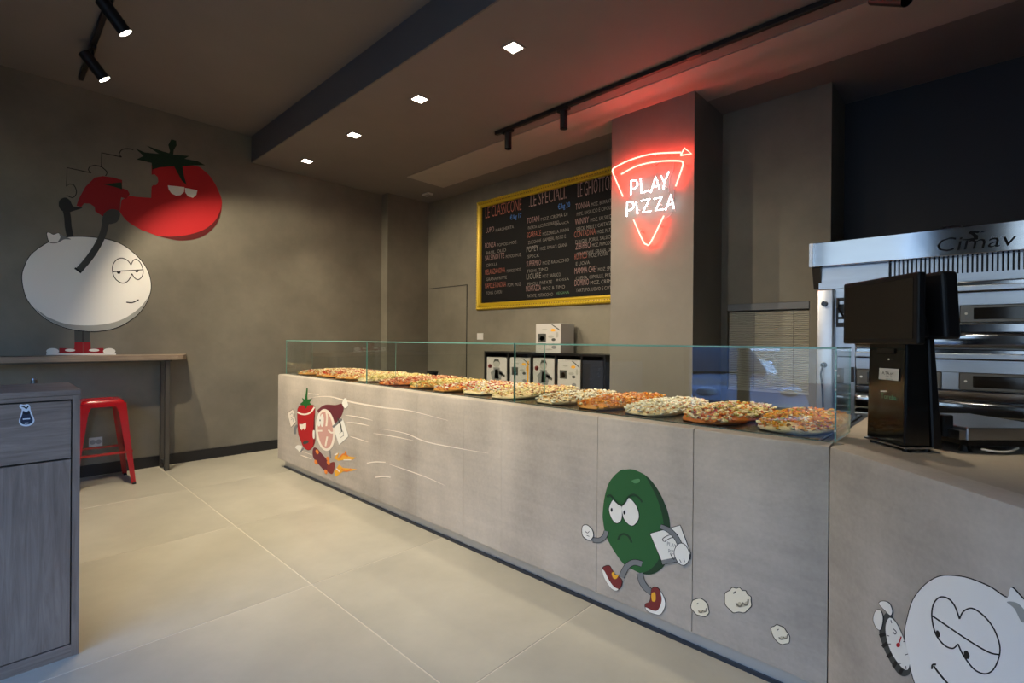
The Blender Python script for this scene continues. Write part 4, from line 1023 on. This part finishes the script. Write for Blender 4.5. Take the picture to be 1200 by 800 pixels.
# ------------------------------------------------------------------ neon sign on the column
NE = lambda l: sc(l, 4.0, 690, 150)
YN = 3.845
ns = thing('neon_sign', 'glowing red and white neon pizza slice sign on the column', 'neon sign', (-2.06, 3.9, 2.13))
M_NR = mat('red_neon', (0.2, 0.02, 0.02), 0.3, emit=(1.0, 0.04, 0.022), espec=72)
M_NRC = mat('red_neon_core', (0.2, 0.02, 0.02), 0.3, emit=(1.0, 0.78, 0.60), espec=1.5)
M_NW = mat('white_neon', (0.5, 0.5, 0.5), 0.3, emit=(0.86, 0.93, 1.0), espec=11)
def neon(name, pts, m, r, smooth=True):
    pp = spline(NE(pts), False, 6) if smooth and len(pts) > 2 else NE(pts)
    return obj(name, TUBE([at('y', YN, *q) for q in pp], r, 8), m, ns, smooth=True)
def neon_red(pts, smooth=True):
    neon('red_tube', pts, M_NR, 0.0055, smooth)
    bm = TUBE([at('y', YN - 0.009, *q) for q in (spline(NE(pts), False, 6) if smooth and len(pts) > 2 else NE(pts))], 0.0066, 8)
    obj('tube_core', bm, M_NRC, ns, smooth=True)
neon_red([(160, 320), (118, 222), (112, 196), (130, 180), (200, 147), (300, 121), (430, 114)])
neon_red([(152, 216), (230, 176), (330, 156), (425, 154), (441, 166), (434, 196), (407, 273)])
neon_red([(210, 430), (252, 525), (270, 545), (290, 535), (352, 410)])
neon_red([(430, 128), (448, 94), (482, 120), (430, 128)], False)
for pts in ([(197, 312), (199, 246)], [(199, 246), (220, 246), (228, 266), (216, 282), (198, 286)], [(243, 236), (247, 304), (281, 292)], [(290, 302), (313, 228), (332, 286)], [(299, 277), (326, 270)], [(338, 224), (353, 256), (375, 205)], [(353, 256), (350, 289)],
            [(178, 414), (180, 347)], [(180, 347), (202, 346), (211, 366), (198, 382), (180, 386)], [(222, 347), (228, 402)], [(245, 341), (286, 331), (252, 396), (293, 388)], [(305, 332), (342, 324), (313, 386), (350, 380)], [(360, 384), (385, 312), (399, 377)], [(369, 362), (393, 353)]):
    sm = len(pts) > 3 and pts[0][0] < 200
    neon('white_tube', pts, M_NW, 0.0048, sm)
for q in NE([(118, 222), (300, 121), (441, 166), (270, 545), (240, 480), (330, 455), (199, 280), (247, 300), (313, 240), (352, 270), (180, 380), (226, 380), (270, 365), (330, 355), (385, 330)]):
    p = at('y', YN, *q); obj('standoff', CYL((p.x, YN, p.z), (p.x, 3.9, p.z), 0.004, n=8), M_WHITE, ns)
bm = bmesh.new()
for l in ([(330, 156), (310, 175), (300, 170)], [(398, 160), (395, 200), (380, 230), (375, 300)], [(350, 430), (380, 410), (390, 390)], [(405, 390), (398, 330), (400, 280)]):
    TUBE([at('y', 3.893, *q) for q in spline(NE(l), False, 5)], 0.0022, 6, bm=bm)
obj('cable', bm, mat('clear_cable', (0.35, 0.3, 0.3), 0.3), ns, smooth=True)

# ------------------------------------------------------------------ blind in the back wall opening
bl = thing('venetian_blind', 'pale closed slatted blind in the opening behind the glass display', 'blind', ((OX0 + OX1) / 2, YB + 0.03, OZ0))
obj('headrail', BX(OX0 + 0.004, OX1 - 0.002, YB - 0.008, YB + 0.05, OZ1 - 0.062, OZ1 - 0.002, 0.003, 1), mat('grey_headrail', (0.16, 0.165, 0.17), 0.4), bl)
M_SLAT = mat('cream_slat', (0.52, 0.49, 0.41), 0.4)
sz = 0.0158; k = 0; sm_ = None
z = OZ1 - 0.066
while z > OZ0 + 0.02:
    if sm_ is None:
        W = (OX1 - OX0 - 0.016) / 2; V = []; F = []
        pr = [(-0.002, 0.0072), (-0.0065, 0.002), (-0.0055, -0.003), (0.001, -0.0068), (0.002, -0.006), (-0.004, -0.0022), (-0.005, 0.002), (-0.001, 0.0072)]
        for s in (-1, 1): V += [(s * W, y, q) for y, q in pr]
        n = len(pr)
        for i in range(n): F.append((i, (i + 1) % n, n + (i + 1) % n, n + i))
        F.append(tuple(range(n))); F.append(tuple(range(2 * n - 1, n - 1, -1)))
        so = raw('slat', V, F, M_SLAT, bl); sm_ = so.data
        # vertices were made relative to the blind: rebuild in local coordinates
        for v, c in zip(sm_.vertices, V): v.co = c
    else:
        so = link(bpy.data.objects.new('slat', sm_), bl)
    so.location = (0, 0.0, z - 0.012 - OZ0)
    z -= sz
bm = bmesh.new()
for x in (OX0 + 0.22, OX1 - 0.12): CYL((x, YB + 0.020, OZ0 + 0.02), (x, YB + 0.020, OZ1 - 0.06), 0.0016, n=6, bm=bm)
obj('ladder_cord', bm, mat('cord', (0.2, 0.19, 0.17), 0.7), bl)
obj('bottom_rail', BX(OX0 + 0.006, OX1 - 0.006, YB + 0.016, YB + 0.046, OZ0 + 0.002, OZ0 + 0.02), M_SLAT, bl)

# ------------------------------------------------------------------ dark shelf with cartons behind the counter
YU = 4.14
ul, ur = at('y', YU, 567.5, 411), at('y', YU, 709.5, 415)
ut = ul.z - 0.005
un = thing('carton_shelf', 'black shelf unit with upright dividers against the back wall below the menu', 'shelf', ((ul.x + ur.x) / 2, 4.32, 0))
obj('top_board', BX(ul.x, ur.x, YU, YB - 0.02, ut - 0.02, ut), M_BLACKPLASTIC, un)
cuts = [567.5, 595.2, 622.5, 651, 681.5, 709.5]
for q in cuts:
    x = at('y', YU, q, 430).x
    x = min(max(x, ul.x + 0.01), ur.x - 0.01)
    obj('divider', BX(x - 0.01, x + 0.01, YU, YB - 0.02, 0.02, ut - 0.02), M_BLACKPLASTIC, un)
obj('back_board', BX(ul.x, ur.x, YB - 0.02, YB - 0.005, 0.02, ut), M_BLACKPLASTIC, un)
zs = 0.80
obj('shelf_board', BX(ul.x + 0.02, ur.x - 0.02, YU, YB - 0.02, zs - 0.02, zs), M_BLACKPLASTIC, un)
obj('bottom_board', BX(ul.x, ur.x, YU, YB - 0.02, 0.0, 0.02), M_BLACKPLASTIC, un)
x0, x1 = at('y', YU, 683.5, 430).x, at('y', YU, 707.5, 430).x
obj('door', BX(x0, x1, YU - 0.012, YU, zs, ut - 0.06, 0.003, 1), mat('navy_door', (0.018, 0.021, 0.03), 0.3), un)
obj('handle', BX(x0 + 0.08, x1 - 0.12, YU - 0.02, YU - 0.0125, ut - 0.25, ut - 0.243), mat('navy_trim', (0.04, 0.045, 0.06), 0.3), un)
M_CARD = mat('white_carton', (0.50, 0.485, 0.46), 0.6)
def carton(l, r, top, bot, yf, depth, lab, art, group, ztop=None):
    a, b = at('y', yf, l, top), at('y', yf, r, bot)
    z1, z0 = (ztop or a.z), b.z
    t = thing('pizza_carton', lab, 'carton', ((a.x + b.x) / 2, yf + depth / 2, z0), group)
    obj('box', BX(a.x, b.x, yf, yf + depth, z0, z1, 0.003, 1), M_CARD, t)
    pl_ = Plane((0, yf, 0), (0, -1, 0), (1, 0, 0))
    W, H = b.x - a.x, z1 - z0
    def q(u, v): return Vector((a.x + u * W, yf - 0.0012, z0 + v * H))
    def blob(name, uv, m):
        obj(name, slab([q(*c) for c in uv], Vector((0, -1, 0)), 0.0012), m, t)
    e2 = lambda cx, cy, rx, ry: [(cx + rx * math.cos(k), cy + ry * math.sin(k)) for k in [6.283 * i / 10 for i in range(10)]]
    if art == 'figure':
        blob('printed_figure', [(.30, .12), (.70, .12), (.82, .45), (.66, .55), (.66, .62), (.34, .62), (.36, .54), (.2, .42)], PGREY)
        blob('printed_face', e2(.5, .74, .17, .12), PMID); blob('printed_hair', [(.33, .78), (.4, .93), (.6, .93), (.68, .76), (.6, .84), (.42, .84)], PDG)
        blob('printed_apron', [(.4, .2), (.62, .2), (.6, .55), (.42, .55)], PMID)
        blob('printed_tomato', e2(.17, .66, .10, .08), PMAR); blob('printed_rose', e2(.2, .64, .045, .04), PWINE)
        blob('printed_arm', [(.64, .5), (.92, .36), (.9, .28), (.62, .38)], PDG)
    else:
        blob('printed_portrait', [(.1, .38), (.42, .38), (.42, .66), (.1, .66)], PDG)
        blob('printed_face', e2(.26, .50, .10, .09), PMID)
        for cx, cy, rx, ry, m in ((.70, .78, .10, .05, PYEL), (.62, .56, .12, .05, PMID), (.72, .46, .08, .05, PDG), (.74, .2, .10, .06, PGREY), (.36, .8, .12, .025, PMID), (.55, .12, .14, .03, PMID), (.86, .62, .05, .10, PYEL if art == 'green' else PMID)):
            blob('printed_leaf', e2(cx, cy, rx, ry), m)
        blob('printed_branch', [(.62, .97), (.68, .97), (.96, .80), (.96, .76)], PDG)
        if art == 'green': blob('printed_stem', [(.86, .1), (.93, .1), (.95, .9), (.88, .9)], PYEL)
    return t
G = 'printed pizza cartons on the dark shelf'
def slot(i): return at('y', YU, cuts[i], 430).x
for i, (l, r, top, art, lab) in enumerate(((570.5, 593.8, 418, 'figure', 'white carton printed with a grey figure, in the first slot of the dark shelf'), (597, 621, 418.5, 'green', 'white carton printed with yellow green stems, in the second slot of the dark shelf'),
        (624.5, 649.5, 419, 'figure', 'white carton printed with a grey figure, in the third slot of the dark shelf'), (653, 680, 421, 'leaf', 'white carton with a dark portrait print, in the slot beside the navy door'))):
    a = at('y', YU + 0.02, l, top)
    bx_ = at('y', YU + 0.02, r, 430)
    l2, r2 = max(a.x, slot(i) + 0.0115), min(bx_.x, slot(i + 1) - 0.0115)
    c = at('y', YU + 0.02, l, top)
    # rest each carton on the shelf board
    t0 = CAM
    def px_of(P):
        d = P - CAM; z = d.dot(FW); return (600 + FPX * d.dot(RT) / z, 400 - FPX * d.dot(UP) / z)
    pa, pb = px_of(Vector((l2, YU + 0.02, a.z))), px_of(Vector((r2, YU + 0.02, zs + 0.0005)))
    carton(pa[0], pb[0], pa[1], pb[1], YU + 0.02, 0.28, lab, art, G)
a = at('y', 4.2, 628.5, 411.5)
pa = (628.0, 379.5); pb_ = px_of(Vector((at('y', 4.2, 657, 405).x, 4.2, ut + 0.0005)))
carton(pa[0], pb_[0], pa[1], pb_[1], 4.2, 0.24, 'white printed carton standing on top of the dark shelf', 'leaf', G)

# ------------------------------------------------------------------ oven
YO = 3.95
ov = thing('deck_oven', 'tall stainless steel deck pizza oven under a steel hood', 'oven', (0.2, 4.3, 0))
OXL, OXR = -0.823, 1.35
obj('cabinet_body', BX(OXL, OXR, YO + 0.10, 4.98, 0.30, 1.98), M_STEELMATT, ov)
# hood with a folded front
hd = obj('hood', BX(-0.868, OXR + 0.04, YO, 4.9, 1.848, 2.014, 0.004, 2), M_STEEL, ov)
obj('hood_end_strip', BX(-0.8705, -0.848, YO - 0.004, YO + 0.3, 1.85, 2.012), M_STEELMATT, hd)
obj('hood_cap', CYL((-0.13, YO + 0.06, 2.014), (-0.13, YO + 0.06, 2.03), 0.07, 0.045, n=24), M_STEELMATT, hd, smooth='auto')
bk = bmesh.new()
V = [(-0.862, YO + 0.02, 1.846), (-0.862, YO + 0.10, 1.846), (-0.862, YO + 0.10, 1.70), (-0.862, YO + 0.075, 1.70)]
obj('bracket', slab([Vector(v) + Vector((0.055, 0, 0)) for v in V], Vector((1, 0, 0)), 0.05, bm=bk), mat('dark_bracket', (0.05, 0.048, 0.04), 0.4, metal=0.5), ov)
obj('upper_panel', BX(OXL, -0.43, YO + 0.06, YO + 0.10, 1.695, 1.846), M_STEELMATT, ov)
gr = obj('grille_back', BX(-0.428, OXR, YO + 0.085, YO + 0.10, 1.695, 1.846), M_BLACKMETAL, ov)
bm = bmesh.new(); x = -0.415
while x < OXR:
    BX(x, x + 0.0125, YO + 0.06, YO + 0.085, 1.745, 1.846, bm=bm); x += 0.0215
obj('grille_bars', bm, M_STEELMATT, gr, kind='stuff')
obj('grille_sill', BX(-0.428, OXR, YO + 0.055, YO + 0.0845, 1.695, 1.744), M_STEELMATT, gr)
# left post: rounded upright
pst = obj('left_post', BX(OXL, -0.722, YO + 0.0, YO + 0.099, 0.30, 1.69, 0.012, 3), mat('pale_satin_post', (0.60, 0.62, 0.66), 0.34, metal=0.9), ov, smooth='auto')
def knob(px, py, r, d):
    p = at('y', YO, px, py); return CYL((p.x, YO, p.z), (p.x, YO - d, p.z), r, r * 0.8, n=20)
obj('knob', knob(966.5, 356, 0.02, 0.03), M_GLOSSBLACK, pst, smooth='auto')
obj('knob', knob(965.5, 427.5, 0.02, 0.03), M_GLOSSBLACK, pst, smooth='auto')
p = at('y', YO, 965.5, 427.5)
obj('hanging_cable', TUBE([(p.x, YO - 0.035, p.z), (p.x - 0.01, YO - 0.04, p.z - 0.06), (p.x - 0.002, YO - 0.03, p.z - 0.16), (p.x + 0.01, YO - 0.02, p.z - 0.5)], 0.006, 8), M_BLACKPLASTIC, pst)
# service column beside the post
sv = obj('service_column', BX(-0.72, -0.605, YO + 0.05, YO + 0.099, 0.30, 1.69), M_STEELMATT, ov)
obj('control_recess', BX(-0.715, -0.612, YO + 0.046, YO + 0.0505, 1.43, 1.63), M_BLACKMETAL, sv)
for z in (1.46, 1.50, 1.585): obj('control_strip', BX(-0.70, -0.62, YO + 0.035, YO + 0.046, z, z + 0.022), M_STEELMATT, sv)
obj('control_lever', TUBE([(-0.705, YO + 0.03, 1.62), (-0.70, YO + 0.01, 1.56), (-0.665, YO + 0.03, 1.49)], 0.007, 8), M_BLACKPLASTIC, sv)
obj('hinge_plate', BX(-0.632, -0.610, YO + 0.03, YO + 0.05, 1.06, 1.16), M_BLACKMETAL, sv)
# decks
def deck(z0):
    """one baking deck: z0 is its door centre"""
    d = obj('deck_band', BX(-0.60, OXR, YO + 0.02, YO + 0.099, z0 + 0.125, z0 + 0.19, 0.006, 2), M_STEEL, ov)
    obj('deck_lip', BX(-0.60, OXR, YO + 0.0, YO + 0.02, z0 + 0.13, z0 + 0.165, 0.005, 2), M_STEELMATT, d)
    obj('deck_rail', BX(-0.60, OXR, YO + 0.045, YO + 0.099, z0 + 0.052, z0 + 0.124), M_STEELMATT, d)
    obj('deck_lower', BX(-0.60, OXR, YO + 0.03, YO + 0.099, z0 - 0.115, z0 - 0.055, 0.008, 2), M_STEEL, d)
    obj('deck_ledge', BX(-0.60, OXR, YO - 0.03, YO + 0.099, z0 - 0.205, z0 - 0.116, 0.02, 4), M_STEEL, d, smooth='auto')
    for x0, x1 in ((-0.595, -0.165), (-0.085, 0.40), (0.48, 0.95), (0.97, 1.34)):
        dr = obj('oven_door', BX(x0, x1, YO + 0.03, YO + 0.07, z0 - 0.052, z0 + 0.05, 0.003, 1), mat('bronze_door', (0.13, 0.115, 0.095), 0.35, metal=0.8), ov)
        obj('door_window', BX(x0 + 0.06, x1 - 0.13 * (x1 - x0), YO + 0.026, YO + 0.0305, z0 - 0.034, z0 + 0.034, 0.002, 1), M_DARKGLASS, dr)
        obj('hinge_pin', CYL((x0 + 0.028, YO + 0.03, z0), (x0 + 0.028, YO + 0.022, z0), 0.007, n=12), M_WHITE, dr)
    for x0, x1 in ((-0.163, -0.087), (0.402, 0.478)):
        obj('door_stile', BX(x0, x1, YO + 0.035, YO + 0.075, z0 - 0.052, z0 + 0.05), M_STEELMATT, ov)
for z in (1.500, 1.100, 0.700): deck(z)
obj('lower_shelf', BX(-0.70, OXR, YO + 0.02, YO + 0.099, 0.30, 0.45), M_BLACKMETAL, ov)
for x in (OXL + 0.05, OXR - 0.05):
    for y in (4.12, 4.9): obj('leg', CYL((x, y, 0), (x, y, 0.30), 0.03, n=16), M_STEELMATT, ov)
HOODP = Plane((0, YO, 0), (0, -1, 0), (1, 0, 0))
LOGO = mat('logo_black', (0.006, 0.006, 0.006), 0.6, spec=0.1)
p = HOODP.pt((1095, 295.5))
lg = text_mesh('logo_lettering', 'Cimav', p, HOODP, 0.082, LOGO, hd, sx=1.0, shear=0.15, bold=0.006, lay=0.0015)
fit_width(lg, HOODP.pt((1188, 285)).x - p.x)
H3 = lambda l: sc(l, 7.5, 1040, 250)
for pts in (H3([(625, 232), (700, 225), (760, 215), (745, 190), (708, 172), (735, 152), (812, 158), (800, 172), (762, 172), (798, 195), (795, 228), (720, 238)]), H3([(812, 170), (835, 152), (872, 150), (845, 164)])):
    paint('logo_emblem', pts, HOODP, 0.0015, LOGO, hd, smooth=False)
text_mesh('logo_lettering', 'forni', HOODP.pt((1161, 279.5)), HOODP, 0.016, pm('logo_grey', '#77777a'), hd, sx=1.4, lay=0.0015)

# ------------------------------------------------------------------ till with two screens, scale
def LD(lat, dep, z): return Vector((_R.x * lat + FW.x * dep, _R.y * lat + FW.y * dep, z))
def skewbox(l0, l1, d0, d1, z0, z1, bev=0.0, seg=2, top=None, bm=None):
    """box in axes turned with the angled counter end (lat, dep, z); top = (l0, l1, d0, d1) for a taper"""
    bm = bm or bmesh.new()
    tl0, tl1, td0, td1 = top or (l0, l1, d0, d1)
    A = [bm.verts.new(LD(a, b, z0)) for a, b in ((l0, d0), (l1, d0), (l1, d1), (l0, d1))]
    B = [bm.verts.new(LD(a, b, z1)) for a, b in ((tl0, td0), (tl1, td0), (tl1, td1), (tl0, td1))]
    fs = [bm.faces.new(A[::-1]), bm.faces.new(B)] + [bm.faces.new((A[i], A[(i + 1) % 4], B[(i + 1) % 4], B[i])) for i in range(4)]
    if bev: bmesh.ops.bevel(bm, geom=list({e for f in fs for e in f.edges}), offset=bev, segments=seg, affect='EDGES', profile=0.5)
    return bm
tp = thing('till_terminal', 'black two screen till on a tall black pillar on the countertop', 'till', tuple(LD(1.37, 1.76, ZT)))
obj('pillar', skewbox(1.325, 1.415, 1.665, 1.845, 0.972, 1.46, 0.006, 2, (1.33, 1.40, 1.67, 1.84)), M_GLOSSBLACK, tp)
obj('pillar_spine', skewbox(1.416, 1.45, 1.66, 1.85, 0.966, 1.45, 0.004, 1, (1.401, 1.42, 1.67, 1.83)), M_BLACKPLASTIC, tp)
obj('base_trim', skewbox(1.321, 1.42, 1.66, 1.85, 0.966, 0.9715), M_STEELMATT, tp)
for l, d in ((1.34, 1.68), (1.34, 1.83), (1.41, 1.68), (1.41, 1.83)):
    c = LD(l, d, 0); obj('foot', CYL((c.x, c.y, ZT - 0.0004), (c.x, c.y, 0.966), 0.011, n=14), M_BLACKPLASTIC, tp)
sc1 = obj('customer_screen', skewbox(1.307, 1.335, 1.595, 1.955, 1.318, 1.553, 0.006, 2), M_BLACKPLASTIC, tp)
obj('display_glass', skewbox(1.3055, 1.3075, 1.613, 1.937, 1.336, 1.535), M_SCREEN, sc1)
obj('screen_rear', skewbox(1.3355, 1.375, 1.62, 1.93, 1.34, 1.53, 0.01, 2, (1.3355, 1.36, 1.65, 1.90)), M_BLACKPLASTIC, tp)
sc2 = obj('operator_screen', skewbox(1.39, 1.445, 1.585, 1.90, 1.335, 1.555, 0.012, 3, (1.375, 1.43, 1.585, 1.90)), M_BLACKPLASTIC, tp)
obj('screen_arm', skewbox(1.375, 1.41, 1.70, 1.80, 1.36, 1.48), M_BLACKPLASTIC, tp)
PILF = Plane(LD(1.3245, 1.75, 0), -_R, Vector((-FW.x, -FW.y, 0)))
def pf(px, lay): return PILF.pt(px, lay)
K3 = lambda l: sc(l, 4.444, 930, 390)
obj('label_sticker', slab([pf(q, 0.001) for q in K3([(448, 182), (550, 188), (546, 250), (444, 240)])], PILF.n, 0.001), pm('sticker_paper', '#c9c6bc'), tp)
text_mesh('lettering', 'A.TA.srl', pf(K3([(463, 214)])[0], 0), PILF, 0.011, INK, tp, sx=1.0, lay=0.0016, bold=0.02)
text_mesh('lettering', '0541 77\nassistenza', pf(K3([(482, 229)])[0], 0), PILF, 0.006, INK, tp, sx=1.0, lay=0.0016)
text_mesh('green_lettering', 'Toreba', pf(K3([(456, 339)])[0], 0), PILF, 0.019, pm('label_green', '#5f9a78'), tp, sx=0.9, lay=0.0014)
obj('small_tag', slab([pf(q, 0.001) for q in K3([(454, 300), (484, 300), (484, 306), (454, 306)])], PILF.n, 0.001), PW, tp)
c = pf(K3([(497, 137)])[0], 0.0); obj('indicator', CYL(c, c + PILF.n * 0.002, 0.003, n=10), PW, tp)
obj('card_slot', slab([pf(q, 0.0015) for q in K3([(436, 80), (526, 82), (524, 108), (434, 106)])], PILF.n, 0.0015), M_BLACKPLASTIC, tp)

sl = thing('counter_scale', 'steel topped shop scale on black feet beside the till', 'scale', tuple(LD(1.69, 1.83, ZT)))
obj('base', skewbox(1.55, 1.83, 1.68, 1.98, 0.974, 0.9975), M_BLACKPLASTIC, sl)
obj('platter', skewbox(1.522, 1.85, 1.65, 2.0, 0.998, 1.041, 0.003, 1), M_STEELMATT, sl)
obj('back_plate', skewbox(1.4855, 1.5215, 1.70, 1.80, 1.0, 1.075, 0.003, 1), M_BLACKPLASTIC, sl)
obj('side_rail', skewbox(1.50, 1.5215, 1.655, 1.699, 1.0, 1.03), M_STEELMATT, sl)
for l, d in ((1.56, 1.70), (1.81, 1.70), (1.56, 1.95), (1.81, 1.95)):
    c = LD(l, d, 0); obj('foot', CYL((c.x, c.y, ZT - 0.0004), (c.x, c.y, 0.974), 0.02, 0.012, n=16), M_BLACKPLASTIC, sl)
pts = [LD(1.56, 1.64, 0.972), LD(1.60, 1.635, 0.966), LD(1.65, 1.64, 0.965), LD(1.70, 1.66, 0.9725)]
obj('cable', TUBE(spline([tuple(p) for p in pts], False, 5), 0.0035, 8), M_WHITE, sl, smooth=True)

# ------------------------------------------------------------------ parked cars in the street (seen in the glass)
def car(loc, heading, colr, lab):
    t = thing('parked_car', lab, 'car', loc, 'parked cars outside the shop')
    t.rotation_euler = (0, 0, heading)
    m = mat('car_paint_' + lab.split()[0], colr, 0.25, metal=0.3, coat=0.6)
    def local(name, prof, half, mm, tuck=0.0, par=t, bev=0.06):
        bm = bmesh.new()
        zs_ = [z for _, z in prof]; zm, zM = min(zs_), max(zs_)
        def w(z): return half - tuck * (z - zm) / (zM - zm)
        A = [bm.verts.new((x, -w(z), z)) for x, z in prof]; B = [bm.verts.new((x, w(z), z)) for x, z in prof]
        n = len(prof)
        for i in range(n): bm.faces.new((A[i], A[(i + 1) % n], B[(i + 1) % n], B[i]))
        fa = bm.faces.new(A[::-1]); fb = bm.faces.new(B)
        if bev: bmesh.ops.bevel(bm, geom=list(fa.edges) + list(fb.edges), offset=bev, segments=3, affect='EDGES', profile=0.6)
        bmesh.ops.recalc_face_normals(bm, faces=bm.faces)
        me = bpy.data.meshes.new(name); bm.to_mesh(me); bm.free(); me.materials.append(mm)
        for p_ in me.polygons: p_.use_smooth = True
        me.set_sharp_from_angle(angle=math.radians(35))
        return link(bpy.data.objects.new(name, me), par)
    body = spline([(-2.05, 0.3), (-2.1, 0.55), (-2.05, 0.85), (-1.9, 0.98), (-1.0, 1.0), (0.7, 0.97), (1.3, 0.90), (1.85, 0.78), (2.08, 0.62), (2.1, 0.4), (2.0, 0.28), (1.0, 0.24), (-1.0, 0.24)], True, 4)
    local('body', body, 0.86, m, 0.06)
    local('cabin', spline([(-1.95, 0.9), (-1.75, 1.25), (-1.3, 1.46), (-0.5, 1.52), (0.2, 1.46), (0.75, 1.2), (1.1, 0.9)], False, 4), 0.78, m, 0.16)
    local('side_window', [(-1.55, 1.0), (-1.42, 1.28), (-1.1, 1.4), (-0.5, 1.44), (0.1, 1.39), (0.5, 1.2), (0.72, 1.0)], 0.785, M_DARKGLASS, 0.145, bev=0)
    local('windscreen', [(0.33, 1.41), (0.78, 1.20), (1.08, 0.94), (1.12, 0.96), (0.80, 1.225), (0.34, 1.43)], 0.70, M_DARKGLASS, 0.04, bev=0)
    local('bumper_grille', [(2.06, 0.36), (2.12, 0.36), (2.12, 0.5), (2.08, 0.5)], 0.5, M_BLACKMETAL, bev=0)
    for s in (-1, 1):
        for x in (-1.3, 1.32):
            bm = CYL((x, s * 0.66, 0.31), (x, s * 0.885, 0.31), 0.31, n=28)
            wh = obj('wheel', bm, M_BLACKPLASTIC); wh.parent = t
            bm = CYL((x, s * 0.88, 0.31), (x, s * 0.893, 0.31), 0.2, n=20)
            hb = obj('hubcap', bm, M_STEELMATT); hb.parent = wh
        bm = bmesh.new(); bmesh.ops.create_uvsphere(bm, u_segments=16, v_segments=10, radius=1, matrix=Matrix.Translation((1.93, s * 0.62, 0.70)) @ Matrix.Rotation(-0.45, 4, 'Y') @ Matrix.Diagonal((0.17, 0.17, 0.075, 1)))
        hl_ = obj('headlight', bm, mat('headlight_glass', (0.75, 0.8, 0.85), 0.08), smooth=True); hl_.parent = t
    return t
car((-3.8, -4.83, -0.12), math.radians(46.7), (0.13, 0.155, 0.19), 'silver hatchback parked nose towards the shop front')
car((-6.57, -6.74, -0.12), math.radians(-43), (0.07, 0.11, 0.20), 'blue hatchback parked broadside behind the silver one')
car((-7.2, -13.6, -0.12), math.radians(-43), (0.30, 0.32, 0.34), 'white car parked across the street')
